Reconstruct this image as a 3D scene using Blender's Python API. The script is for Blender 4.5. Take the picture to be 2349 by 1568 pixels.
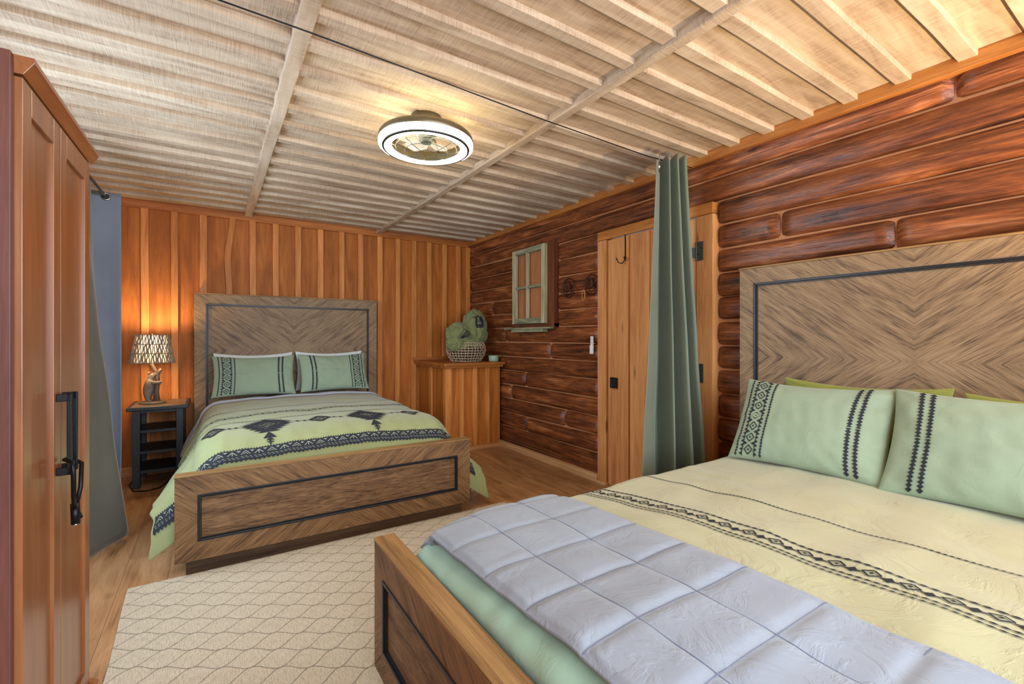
import bpy, bmesh, math, random
from mathutils import Vector, Matrix, noise
PI = math.pi
random.seed(7)
for o in list(bpy.data.objects): bpy.data.objects.remove(o)
SC = bpy.context.scene
COL = SC.collection

# ------------------------------------------------------------------ camera, world, light, exposure
cam_d = bpy.data.cameras.new('camera'); cam = bpy.data.objects.new('camera', cam_d); COL.objects.link(cam)
cam.location = (0, 0, 1.2); cam.rotation_euler = (math.radians(90), 0, math.radians(-33.15))
cam_d.sensor_width = 36; cam_d.lens = 1050 * 36 / 2349; cam_d.shift_y = -9 / 2349; cam_d.clip_start = 0.02
SC.camera = cam
SC.view_settings.view_transform = 'Standard'; SC.view_settings.look = 'None'
SC.view_settings.gamma = 1.0; SC.view_settings.use_curve_mapping = False
SC.view_settings.exposure = 0.25
world = bpy.data.worlds.new('world'); SC.world = world; world.use_nodes = True
world.node_tree.nodes['Background'].inputs[0].default_value = (0.75, 0.87, 1.0, 1)
world.node_tree.nodes['Background'].inputs[1].default_value = 1.0

def area_light(name, loc, rot, sx, sy, power, col):
    d = bpy.data.lights.new(name, 'AREA'); d.shape = 'RECTANGLE'; d.size = sx; d.size_y = sy
    d.energy = power; d.color = col
    o = bpy.data.objects.new(name, d); COL.objects.link(o); o.location = loc; o.rotation_euler = rot
    return o
# daylight through the wide window of the near wall (behind the photographer) and the small one on the left
area_light('daylight_near_window', (0.85, -1.36, 1.45), (math.radians(90), 0, 0), 2.6, 1.5, 112, (0.76, 0.88, 1.0))
area_light('daylight_left_window', (-0.93, 2.72, 1.5), (0, math.radians(-90), 0), 1.1, 1.1, 38, (0.66, 0.82, 1.0))

# ------------------------------------------------------------------ materials
def lin(c):
    return tuple(((v / 255) / 12.92 if v / 255 <= 0.04045 else ((v / 255 + 0.055) / 1.055) ** 2.4) for v in c) + (1,)
class NT:
    def __init__(s, name):
        s.m = bpy.data.materials.new(name); s.m.use_nodes = True; s.t = s.m.node_tree
        s.b = s.t.nodes['Principled BSDF']; s.out = s.t.nodes['Material Output']
    def n(s, typ, **k):
        nd = s.t.nodes.new(typ)
        for a, v in k.items():
            if a.startswith('i_'):
                key = a[2:]; key = int(key) if key.isdigit() else key.replace('_', ' ')
                s.set(nd.inputs[key], v)
            else: setattr(nd, a, v)
        return nd
    def set(s, sock, v):
        if isinstance(v, bpy.types.NodeSocket): s.t.links.new(v, sock)
        elif isinstance(v, bpy.types.Node): s.t.links.new(v.outputs[0], sock)
        else: sock.default_value = v
    def math(s, op, a, b=None, c=None, clamp=False):
        nd = s.t.nodes.new('ShaderNodeMath'); nd.operation = op; nd.use_clamp = clamp
        s.set(nd.inputs[0], a)
        if b is not None: s.set(nd.inputs[1], b)
        if c is not None: s.set(nd.inputs[2], c)
        return nd.outputs[0]
    def mix(s, f, a, b, mode='MIX'):
        nd = s.t.nodes.new('ShaderNodeMix'); nd.data_type = 'RGBA'; nd.blend_type = mode
        s.set(nd.inputs[0], f); s.set(nd.inputs[6], a); s.set(nd.inputs[7], b)
        return nd.outputs[2]
    def ramp(s, f, stops):
        nd = s.t.nodes.new('ShaderNodeValToRGB'); cr = nd.color_ramp
        while len(cr.elements) > 1: cr.elements.remove(cr.elements[-1])
        cr.elements[0].position = stops[0][0]; cr.elements[0].color = stops[0][1]
        for p, c in stops[1:]:
            e = cr.elements.new(p); e.color = c
        s.set(nd.inputs[0], f)
        return nd.outputs[0]
    def coord(s, world=False):
        if world:
            return s.n('ShaderNodeNewGeometry').outputs['Position']
        return s.n('ShaderNodeTexCoord').outputs['Object']
    def sep(s, v):
        nd = s.n('ShaderNodeSeparateXYZ'); s.set(nd.inputs[0], v); return nd.outputs
    def comb(s, x, y, z):
        nd = s.n('ShaderNodeCombineXYZ'); s.set(nd.inputs[0], x); s.set(nd.inputs[1], y); s.set(nd.inputs[2], z); return nd.outputs[0]
    def vec(s, op, a, b):
        nd = s.n('ShaderNodeVectorMath', operation=op); s.set(nd.inputs[0], a); s.set(nd.inputs[1], b); return nd.outputs[0]
    def noise(s, v, scale, detail=4, rough=0.55, dist=0.0):
        return s.n('ShaderNodeTexNoise', i_Vector=v, i_Scale=scale, i_Detail=detail, i_Roughness=rough, i_Distortion=dist).outputs[0]
    def bump(s, h, strength=0.3, dist=0.01, normal=None):
        nd = s.n('ShaderNodeBump', i_Height=h, i_Strength=strength, i_Distance=dist)
        if normal is not None: s.set(nd.inputs['Normal'], normal)
        return nd.outputs[0]
    def fin(s, col, rough=0.6, normal=None, spec=0.5, metal=0.0, **k):
        s.set(s.b.inputs['Base Color'], col); s.set(s.b.inputs['Roughness'], rough)
        s.b.inputs['Specular IOR Level'].default_value = spec; s.b.inputs['Metallic'].default_value = metal
        if normal is not None: s.set(s.b.inputs['Normal'], normal)
        for a, v in k.items(): s.set(s.b.inputs[a.replace('_', ' ')], v)
        return s.m

def plain(name, c, rough=0.5, metal=0.0, spec=0.5, bump=0.0, bscale=120, var=0.12, **k):
    s = NT(name); co = s.coord()
    nz = s.noise(co, bscale * 0.25, 3)
    col = s.mix(nz, tuple(x * (1 - var) for x in lin(c)[:3]) + (1,), tuple(min(1, x * (1 + var)) for x in lin(c)[:3]) + (1,))
    nm = s.bump(s.noise(co, bscale, 3), bump, 0.003) if bump else None
    return s.fin(col, rough, nm, spec, metal, **k)

def wood(name, dark, mid, light, axis='Z', scale=1.0, rough=0.5, bump=0.25, spec=0.4, knots=False, sawn=False, coat=0.0, rnd=0.25, streak=14):
    """long-grained board: noise stretched along one axis, finer pores on top"""
    s = NT(name); co = s.coord()
    rndv = s.n('ShaderNodeObjectInfo').outputs['Random']
    off = s.comb(s.math('MULTIPLY', rndv, 17.3), s.math('MULTIPLY', rndv, 31.7), s.math('MULTIPLY', rndv, 11.1))
    v = s.vec('ADD', co, off)
    lo = 1.1 * scale; hi = streak * scale
    st = {'X': (lo, hi, hi), 'Y': (hi, lo, hi), 'Z': (hi, hi, lo)}[axis]
    v1 = s.vec('MULTIPLY', v, st)
    g1 = s.noise(v1, 1.0, 5, 0.6, 0.8)
    v2 = s.vec('MULTIPLY', v, tuple(a * 7 if a > lo * 1.01 else a * 5 for a in st))
    g2 = s.noise(v2, 1.0, 3, 0.6, 0.3)
    f = s.math('ADD', s.math('MULTIPLY', g1, 0.72), s.math('MULTIPLY', g2, 0.28))
    col = s.ramp(f, [(0.30, lin(dark)), (0.5, lin(mid)), (0.68, lin(light))])
    br = s.math('ADD', s.math('MULTIPLY', rndv, rnd), 1 - rnd / 2)
    col = s.mix(1.0, col, s.comb(br, br, br), 'MULTIPLY')
    h = g2
    if knots:
        vo = s.n('ShaderNodeTexVoronoi', i_Vector=s.vec('MULTIPLY', v, {'X': (1.5, 7, 7), 'Y': (7, 1.5, 7), 'Z': (7, 7, 1.5)}[axis]), i_Scale=1.0)
        k = s.ramp(vo.outputs[0], [(0.05, (1, 1, 1, 1)), (0.12, (0, 0, 0, 1))])
        col = s.mix(s.math('MULTIPLY', k, 0.75), col, tuple(x * 0.45 for x in lin(dark)[:3]) + (1,))
    if sawn:
        w = s.n('ShaderNodeTexWave', wave_type='BANDS', bands_direction={'X': 'X', 'Z': 'Z', 'Y': 'Y'}[axis], i_Vector=v, i_Scale=42.0, i_Distortion=2.5, i_Detail=2.0, i_Detail_Scale=3.0).outputs[1]
        h = s.math('ADD', s.math('MULTIPLY', h, 0.7), s.math('MULTIPLY', w, 0.55))
    nm = s.bump(h, bump, 0.004)
    return s.fin(col, rough, nm, spec, Coat_Weight=coat, Coat_Roughness=0.25)

def log_mat():
    s = NT('stained_log'); co = s.coord(); rndv = s.n('ShaderNodeObjectInfo').outputs['Random']
    off = s.comb(s.math('MULTIPLY', rndv, 17.3), s.math('MULTIPLY', rndv, 31.7), s.math('MULTIPLY', rndv, 11.1))
    v = s.vec('ADD', co, off)
    g1 = s.noise(s.vec('MULTIPLY', v, (9, 1.3, 16)), 1.0, 6, 0.65, 1.2)
    g2 = s.noise(s.vec('MULTIPLY', v, (30, 5, 80)), 1.0, 4, 0.65, 0.6)
    g3 = s.noise(s.vec('MULTIPLY', v, (4, 2.4, 9)), 1.0, 4, 0.65, 1.0)
    f = s.math('ADD', s.math('MULTIPLY', g1, 0.5), s.math('ADD', s.math('MULTIPLY', g2, 0.22), s.math('MULTIPLY', g3, 0.28)))
    col = s.ramp(f, [(0.36, lin((48, 24, 18))), (0.45, lin((94, 50, 28))), (0.53, lin((130, 72, 38))), (0.585, lin((162, 98, 56))), (0.66, lin((192, 134, 88)))])
    vo = s.n('ShaderNodeTexVoronoi', i_Vector=s.vec('MULTIPLY', v, (3, 2.6, 6)), i_Scale=1.0).outputs[0]
    k = s.ramp(vo, [(0.04, (1, 1, 1, 1)), (0.11, (0, 0, 0, 1))])
    col = s.mix(s.math('MULTIPLY', k, 0.8), col, lin((38, 18, 12)))
    crack = s.noise(s.vec('MULTIPLY', v, (6, 1.2, 45)), 1.0, 2, 0.5, 0.6)
    ck = s.ramp(crack, [(0.30, (1, 1, 1, 1)), (0.36, (0, 0, 0, 1))])
    col = s.mix(s.math('MULTIPLY', ck, 0.6), col, lin((40, 20, 14)))
    br = s.math('ADD', s.math('MULTIPLY', rndv, 0.35), 0.80)
    col = s.mix(1.0, col, s.comb(br, br, br), 'MULTIPLY')
    h = s.math('ADD', s.math('MULTIPLY', g1, 0.9), s.math('ADD', s.math('MULTIPLY', g2, 0.5), s.math('MULTIPLY', ck, -0.5)))
    nm = s.bump(h, 0.55, 0.012)
    return s.fin(col, s.ramp(g2, [(0.3, (0.24, 0.24, 0.24, 1)), (0.7, (0.42, 0.42, 0.42, 1))]), nm, 0.55)

def parquet(name, zc, dark, mid, light, plainpanel=False):
    """bookmatched diagonal oak: strokes run towards the panel's centre in each quarter"""
    s = NT(name); x, y, z = s.sep(s.coord())
    rndv = s.n('ShaderNodeObjectInfo').outputs['Random']
    if plainpanel:
        v = s.comb(s.math('MULTIPLY', x, 3.0), s.math('MULTIPLY', y, 8), s.math('MULTIPLY', z, 26))
        g1 = s.noise(v, 1.0, 5, 0.65, 1.4)
        v = s.comb(s.math('MULTIPLY', x, 14), s.math('MULTIPLY', y, 8), s.math('MULTIPLY', z, 150))
        g2 = s.noise(v, 1.0, 3, 0.6, 0.8)
    else:
        ax = s.math('ABSOLUTE', x); az = s.math('ABSOLUTE', s.math('SUBTRACT', z, zc))
        d = s.math('SUBTRACT', ax, s.math('MULTIPLY', az, 1.35)); t = s.math('ADD', ax, az)
        g2 = s.noise(s.comb(s.math('MULTIPLY', d, 150), s.math('MULTIPLY', t, 6), s.math('MULTIPLY', y, 5)), 1.0, 3, 0.65, 0.5)
        g1 = s.noise(s.comb(s.math('MULTIPLY', d, 22), s.math('MULTIPLY', t, 2.5), s.math('MULTIPLY', y, 5)), 1.0, 4, 0.6, 0.4)
    f = s.math('ADD', s.math('MULTIPLY', g1, 0.45), s.math('MULTIPLY', g2, 0.55))
    col = s.ramp(f, [(0.37, lin(dark)), (0.47, lin(mid)), (0.60, lin(light))])
    return s.fin(col, 0.5, s.bump(g2, 0.28, 0.003), 0.35)

def fabric(name, c, rough=0.9, var=0.10, weave=420, crease=1.0, creasescale=7, sheen=0.25, spec=0.2):
    s = NT(name); co = s.coord()
    n1 = s.noise(co, 5, 4, 0.6); n2 = s.noise(s.vec('MULTIPLY', co, (1, 1, 1)), weave, 2, 0.6)
    b = lin(c)
    col = s.mix(n1, tuple(x * (1 - var) for x in b[:3]) + (1,), tuple(min(1, x * (1 + var)) for x in b[:3]) + (1,))
    cr = s.noise(s.vec('MULTIPLY', co, (1.0, 1.0, 1.0)), creasescale, 6, 0.62, 1.2)
    rg = s.math('ABSOLUTE', s.math('SUBTRACT', cr, 0.5))
    h = s.math('ADD', s.math('MULTIPLY', cr, 1.2 * crease), s.math('ADD', s.math('MULTIPLY', n2, 0.012), s.math('MULTIPLY', s.math('MINIMUM', rg, 0.06), 1.6 * crease)))
    nm = s.bump(h, 0.35, 0.008)
    return s.fin(col, rough, nm, spec, Sheen_Weight=sheen, Sheen_Roughness=0.5)

M = {}
M['pine'] = wood('pine_board', (136, 74, 24), (178, 102, 36), (204, 126, 52), 'Z', 1.0, 0.55, 0.35, 0.35, sawn=True, rnd=0.2)
M['pine_batten'] = wood('pine_batten', (160, 94, 38), (204, 128, 58), (224, 152, 80), 'Z', 1.2, 0.5, 0.25, 0.4, rnd=0.15)
M['pine_door'] = wood('knotty_pine_door', (160, 100, 54), (200, 138, 82), (218, 162, 104), 'Z', 1.0, 0.55, 0.3, 0.35, knots=True, rnd=0.15)
M['pine_y'] = wood('pine_trim_along', (132, 76, 30), (172, 108, 48), (200, 136, 70), 'Y', 1.0, 0.5, 0.2, 0.4, knots=True)
M['pine_x'] = wood('pine_trim_across', (132, 70, 26), (168, 98, 40), (196, 124, 56), 'X', 1.0, 0.5, 0.2, 0.4)
M['raw_y'] = wood('raw_baseboard_wood', (176, 134, 88), (204, 164, 116), (226, 192, 146), 'Y', 1.0, 0.7, 0.2, 0.3, knots=True)
M['raw_x'] = wood('raw_baseboard_wood_x', (170, 112, 66), (190, 132, 80), (214, 160, 108), 'X', 1.0, 0.7, 0.2, 0.3)
M['log'] = log_mat()
M['chink'] = plain('tan_chinking', (176, 120, 78), 0.8, bump=0.5, bscale=60, var=0.3)
M['log_shadow'] = plain('log_backing', (120, 74, 44), 0.9)
def whitewash(name, axis):
    s = NT(name); co = s.coord(); rndv = s.n('ShaderNodeObjectInfo').outputs['Random']
    v = s.vec('ADD', co, s.comb(s.math('MULTIPLY', rndv, 13.0), s.math('MULTIPLY', rndv, 7.0), 0.0))
    st = (2.2, 16, 16) if axis == 'X' else (16, 2.2, 16)
    sw = (300, 9, 9) if axis == 'X' else (9, 300, 9)
    g = s.noise(s.vec('MULTIPLY', v, st), 1.0, 4, 0.6, 0.6)
    saw = s.noise(s.vec('MULTIPLY', v, sw), 1.0, 3, 0.6, 0.3)
    f = s.math('ADD', s.math('MULTIPLY', g, 0.62), s.math('MULTIPLY', saw, 0.38))
    col = s.ramp(f, [(0.33, lin((146, 122, 98))), (0.47, lin((184, 162, 138))), (0.62, lin((206, 188, 164)))])
    br = s.math('ADD', s.math('MULTIPLY', rndv, 0.14), 0.92)
    col = s.mix(1.0, col, s.comb(br, br, br), 'MULTIPLY')
    return s.fin(col, 0.75, s.bump(saw, 0.55, 0.004), 0.3)
M['wash_x'] = whitewash('whitewashed_sawn_board', 'X'); M['wash_y'] = whitewash('whitewashed_beam', 'Y')
LT, MD, DK = (160, 132, 98), (128, 102, 74), (72, 56, 42)
M['oak_head'] = parquet('oak_herringbone_head', 1.083, DK, MD, LT)
M['oak_foot'] = parquet('oak_herringbone_foot', 0.29, (66, 46, 28), (116, 84, 52), (146, 112, 74))
M['oak_panel'] = parquet('oak_straight_panel', 0.29, (62, 42, 26), (108, 78, 50), (140, 108, 74), True)
M['oak_x'] = wood('oak_edge', (84, 60, 34), (148, 112, 68), (176, 140, 92), 'X', 1.4, 0.5, 0.25, 0.35, streak=30)
M['oak_dark'] = wood('oak_plinth', (46, 32, 20), (78, 56, 36), (104, 78, 52), 'X', 1.0, 0.55, 0.25, 0.3, streak=20)
M['inlay'] = plain('blackened_inlay', (36, 38, 42), 0.35, 0.3)
M['sage'] = fabric('sage_cotton', (150, 156, 108), creasescale=7, crease=1.5)
M['sage_near'] = fabric('sage_cotton_near', (176, 176, 136), creasescale=5.5, crease=2.2)
M['sage_pillow'] = fabric('sage_pillowcase', (146, 164, 138), creasescale=6, crease=0.8)
M['olive'] = fabric('olive_pillowcase', (138, 142, 66))
M['white_case'] = fabric('white_pillowcase', (214, 222, 218), crease=0.5)
M['thread'] = plain('navy_black_thread', (34, 38, 48), 0.85, bump=0.4, bscale=300)
M['thread_lt'] = plain('pale_thread', (150, 156, 134), 0.85, bump=0.4, bscale=300)
M['mint'] = fabric('cool_lit_sage', (160, 198, 176))  # sage cotton with the tint of cool daylight painted in
M['quilt'] = fabric('grey_blue_quilt', (150, 162, 176), creasescale=7, crease=1.6, sheen=0.15)
M['quilt_stitch'] = plain('quilt_stitch', (118, 130, 156), 0.9)
M['lining'] = fabric('grey_blue_lining', (168, 178, 194), creasescale=9, crease=1.0)
M['lining_shaded'] = fabric('shaded_lining', (128, 112, 98), creasescale=9)  # comforter underside with the shadow on it painted in as taupe
M['mattress'] = plain('mattress_ticking', (200, 205, 200), 0.9)
M['black'] = plain('black_metal', (28, 28, 30), 0.4, 0.6, bump=0.1)
M['hinge'] = plain('grey_hinge_metal', (88, 94, 88), 0.45, 0.7)
M['chrome'] = plain('nickel', (190, 188, 180), 0.2, 1.0)
M['bronze'] = plain('brushed_bronze', (120, 112, 88), 0.4, 0.7)
M['rust'] = plain('rusty_iron', (78, 44, 30), 0.6, 0.4, bump=0.5, bscale=80, var=0.4)
M['white'] = plain('white_plastic', (226, 226, 222), 0.45)
M['grey_btn'] = plain('grey_button', (150, 150, 150), 0.5)
M['cup'] = plain('sage_ceramic', (150, 176, 146), 0.35)
M['wax'] = plain('candle_wax', (215, 212, 190), 0.6)
M['wicker'] = plain('pale_rush', (190, 164, 134), 0.75, bump=0.5, bscale=90, var=0.35)
M['wicker_in'] = plain('basket_inside', (60, 42, 30), 0.9)
M['paint_black'] = plain('worn_black_paint', (38, 42, 48), 0.45, var=0.3, bump=0.15, bscale=30)
M['ns_top'] = wood('worn_slatted_top', (66, 52, 42), (104, 84, 66), (150, 130, 108), 'X', 1.0, 0.35, 0.3, 0.5)
M['bear'] = plain('grey_brown_resin', (122, 108, 100), 0.55, var=0.3, bump=0.8, bscale=60)
M['bearwood'] = plain('carved_trunk_resin', (110, 92, 78), 0.6, var=0.3, bump=0.8, bscale=90)
M['twig'] = plain('grey_twig', (150, 134, 116), 0.8, var=0.45, bump=0.6, bscale=120)
def wardrobe_mat(name, axis):
    return wood(name, (118, 68, 36), (148, 92, 54), (166, 110, 68), axis, 0.8, 0.32, 0.05, 0.5, coat=0.35, rnd=0.08)
M['cherry'] = wardrobe_mat('cherry_veneer', 'Z'); M['cherry_y'] = wardrobe_mat('cherry_veneer_y', 'Y')
M['cherry_side'] = wood('dark_cherry_side', (78, 44, 36), (100, 60, 50), (116, 74, 62), 'Z', 1.0, 0.5, 0.15, 0.4, rnd=0.05)
def curtain_mat(name, c, c2):
    s = NT(name); co = s.coord()
    n = s.noise(s.vec('MULTIPLY', co, (300, 300, 120)), 1.0, 2); n2 = s.noise(co, 3, 3)
    col = s.mix(n2, lin(c), lin(c2))
    return s.fin(col, 0.62, s.bump(s.math('ADD', s.math('MULTIPLY', n, 0.12), s.math('MULTIPLY', n2, 0.6)), 0.3, 0.01), 0.4, Sheen_Weight=0.4, Sheen_Roughness=0.4)
M['curtain'] = curtain_mat('sage_green_curtain', (106, 116, 98), (122, 132, 114))
M['curtain_l'] = curtain_mat('slate_curtain', (96, 98, 92), (112, 114, 108))
M['pine_dark'] = wood('dark_stained_pine', (72, 36, 20), (104, 56, 32), (128, 74, 44), 'Z', 1.0, 0.5, 0.3, 0.4)
M['curtain_sheen'] = curtain_mat('slate_curtain_sheen', (120, 130, 148), (146, 156, 176))  # bluish window sheen put into the cloth colour of the end fold
M['sash'] = wood('weathered_sash', (112, 108, 82), (170, 162, 126), (208, 198, 158), 'Z', 2.0, 0.8, 0.4, 0.3)
M['sash_dark'] = wood('weathered_sash_dark', (84, 90, 72), (132, 134, 106), (178, 172, 134), 'Y', 2.0, 0.8, 0.4, 0.3)
def floor_mat():
    s = NT('oak_laminate'); x, y, z = s.sep(s.coord())
    br = s.n('ShaderNodeTexBrick', offset=0.37, i_Vector=s.comb(y, x, 0.0), i_Scale=1.0, i_Brick_Width=1.22, i_Row_Height=0.19, i_Mortar_Size=0.0012, i_Mortar_Smooth=0.2, i_Color1=(0, 0, 0, 1), i_Color2=(1, 1, 1, 1), i_Mortar=(0.5, 0.5, 0.5, 1))
    pl = br.outputs[0]; mo = br.outputs[1]
    plx = s.sep(pl)[0]
    v = s.comb(s.math('ADD', s.math('MULTIPLY', x, 9), s.math('MULTIPLY', plx, 40)), s.math('MULTIPLY', y, 1.3), s.math('MULTIPLY', plx, 23))
    g = s.noise(v, 1.0, 5, 0.62, 1.5)
    v2 = s.comb(s.math('MULTIPLY', x, 90), s.math('MULTIPLY', y, 5), plx)
    g2 = s.noise(v2, 1.0, 3, 0.6, 0.4)
    f = s.math('ADD', s.math('MULTIPLY', g, 0.7), s.math('MULTIPLY', g2, 0.3))
    col = s.ramp(f, [(0.30, lin((118, 80, 50))), (0.45, lin((166, 122, 80))), (0.62, lin((190, 148, 104)))])
    b = s.math('ADD', s.math('MULTIPLY', plx, 0.22), 0.90)
    col = s.mix(1.0, col, s.comb(b, b, b), 'MULTIPLY')
    vo = s.n('ShaderNodeTexVoronoi', i_Vector=s.comb(s.math('MULTIPLY', x, 5.2), s.math('MULTIPLY', y, 2.1), plx), i_Scale=1.0).outputs[0]
    k = s.ramp(s.math('ADD', vo, s.math('MULTIPLY', g2, 0.1)), [(0.07, (1, 1, 1, 1)), (0.17, (0, 0, 0, 1))])
    col = s.mix(s.math('MULTIPLY', k, 0.55), col, lin((84, 54, 34)))
    col = s.mix(s.math('MULTIPLY', mo, 0.6), col, lin((70, 46, 30)))
    return s.fin(col, 0.42, s.bump(g2, 0.08, 0.002), 0.45)
M['floor'] = floor_mat()
def rug_mat():
    s = NT('cream_ogee_rug'); x, y, z = s.sep(s.coord())
    wob = s.math('MULTIPLY', s.math('SUBTRACT', s.noise(s.coord(), 26, 2), 0.5), 0.008)
    A = 0.029; y0 = 2.775 - 0.029; x0 = -0.335
    c = s.math('MULTIPLY', s.math('COSINE', s.math('MULTIPLY', s.math('SUBTRACT', x, x0), 2 * PI / 0.18)), A)
    yy = s.math('ADD', s.math('SUBTRACT', y, y0), wob)
    def dist(off, sign):
        t = s.math('SUBTRACT', yy, s.math('MULTIPLY', c, sign)); t = s.math('SUBTRACT', t, off)
        m = s.n('ShaderNodeMath', operation='WRAP'); s.set(m.inputs[0], t); m.inputs[1].default_value = 0.058; m.inputs[2].default_value = -0.058
        return s.math('ABSOLUTE', m.outputs[0])
    d = s.math('MINIMUM', dist(0.0, 1.0), dist(0.058, -1.0))
    line = s.ramp(d, [(0.0015, (1, 1, 1, 1)), (0.0040, (0, 0, 0, 1))])
    rib = s.noise(s.vec('MULTIPLY', s.coord(), (260, 30, 1)), 1.0, 3, 0.6)
    fz = s.noise(s.coord(), 260, 3, 0.7)
    base = s.ramp(s.math('ADD', s.math('MULTIPLY', rib, 0.5), s.math('MULTIPLY', fz, 0.5)), [(0.36, lin((174, 157, 131))), (0.56, lin((214, 201, 177)))])
    col = s.mix(s.math('MULTIPLY', line, 0.85), base, lin((104, 96, 84)))
    return s.fin(col, 0.95, s.bump(s.math('SUBTRACT', s.math('ADD', rib, fz), line), 0.5, 0.004), 0.1)
M['rug'] = rug_mat()
def emis(name, col, st):
    s = NT(name)
    s.b.inputs['Base Color'].default_value = (0.9, 0.9, 0.88, 1)
    s.b.inputs['Emission Color'].default_value = col; s.b.inputs['Emission Strength'].default_value = st
    return s.m
M['glow'] = emis('led_diffuser', (1.0, 0.88, 0.62, 1), 36.0)
M['glow_up'] = emis('led_diffuser_up', (1.0, 0.86, 0.52, 1), 13.0)
M['bulb'] = emis('warm_bulb', (1.0, 0.80, 0.52, 1), 14.0)
def clear(name, col=(0.95, 0.95, 0.92, 1), rough=0.05, alpha=0.35):
    s = NT(name); return s.fin(col, rough, None, 0.5, Alpha=alpha)
M['acrylic'] = clear('clear_acrylic', alpha=0.28)
M['pane'] = clear('window_glass', (0.9, 0.9, 0.88, 1), 0.02, 0.03)
def liner():
    s = NT('lamp_liner'); t = s.n('ShaderNodeBsdfTranslucent'); t.inputs[0].default_value = (0.95, 0.9, 0.82, 1)
    mx = s.n('ShaderNodeMixShader'); mx.inputs[0].default_value = 0.16
    s.b.inputs['Base Color'].default_value = (0.85, 0.8, 0.72, 1)
    s.t.links.new(s.b.outputs[0], mx.inputs[1]); s.t.links.new(t.outputs[0], mx.inputs[2]); s.t.links.new(mx.outputs[0], s.out.inputs[0])
    return s.m
M['liner'] = liner()

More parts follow.
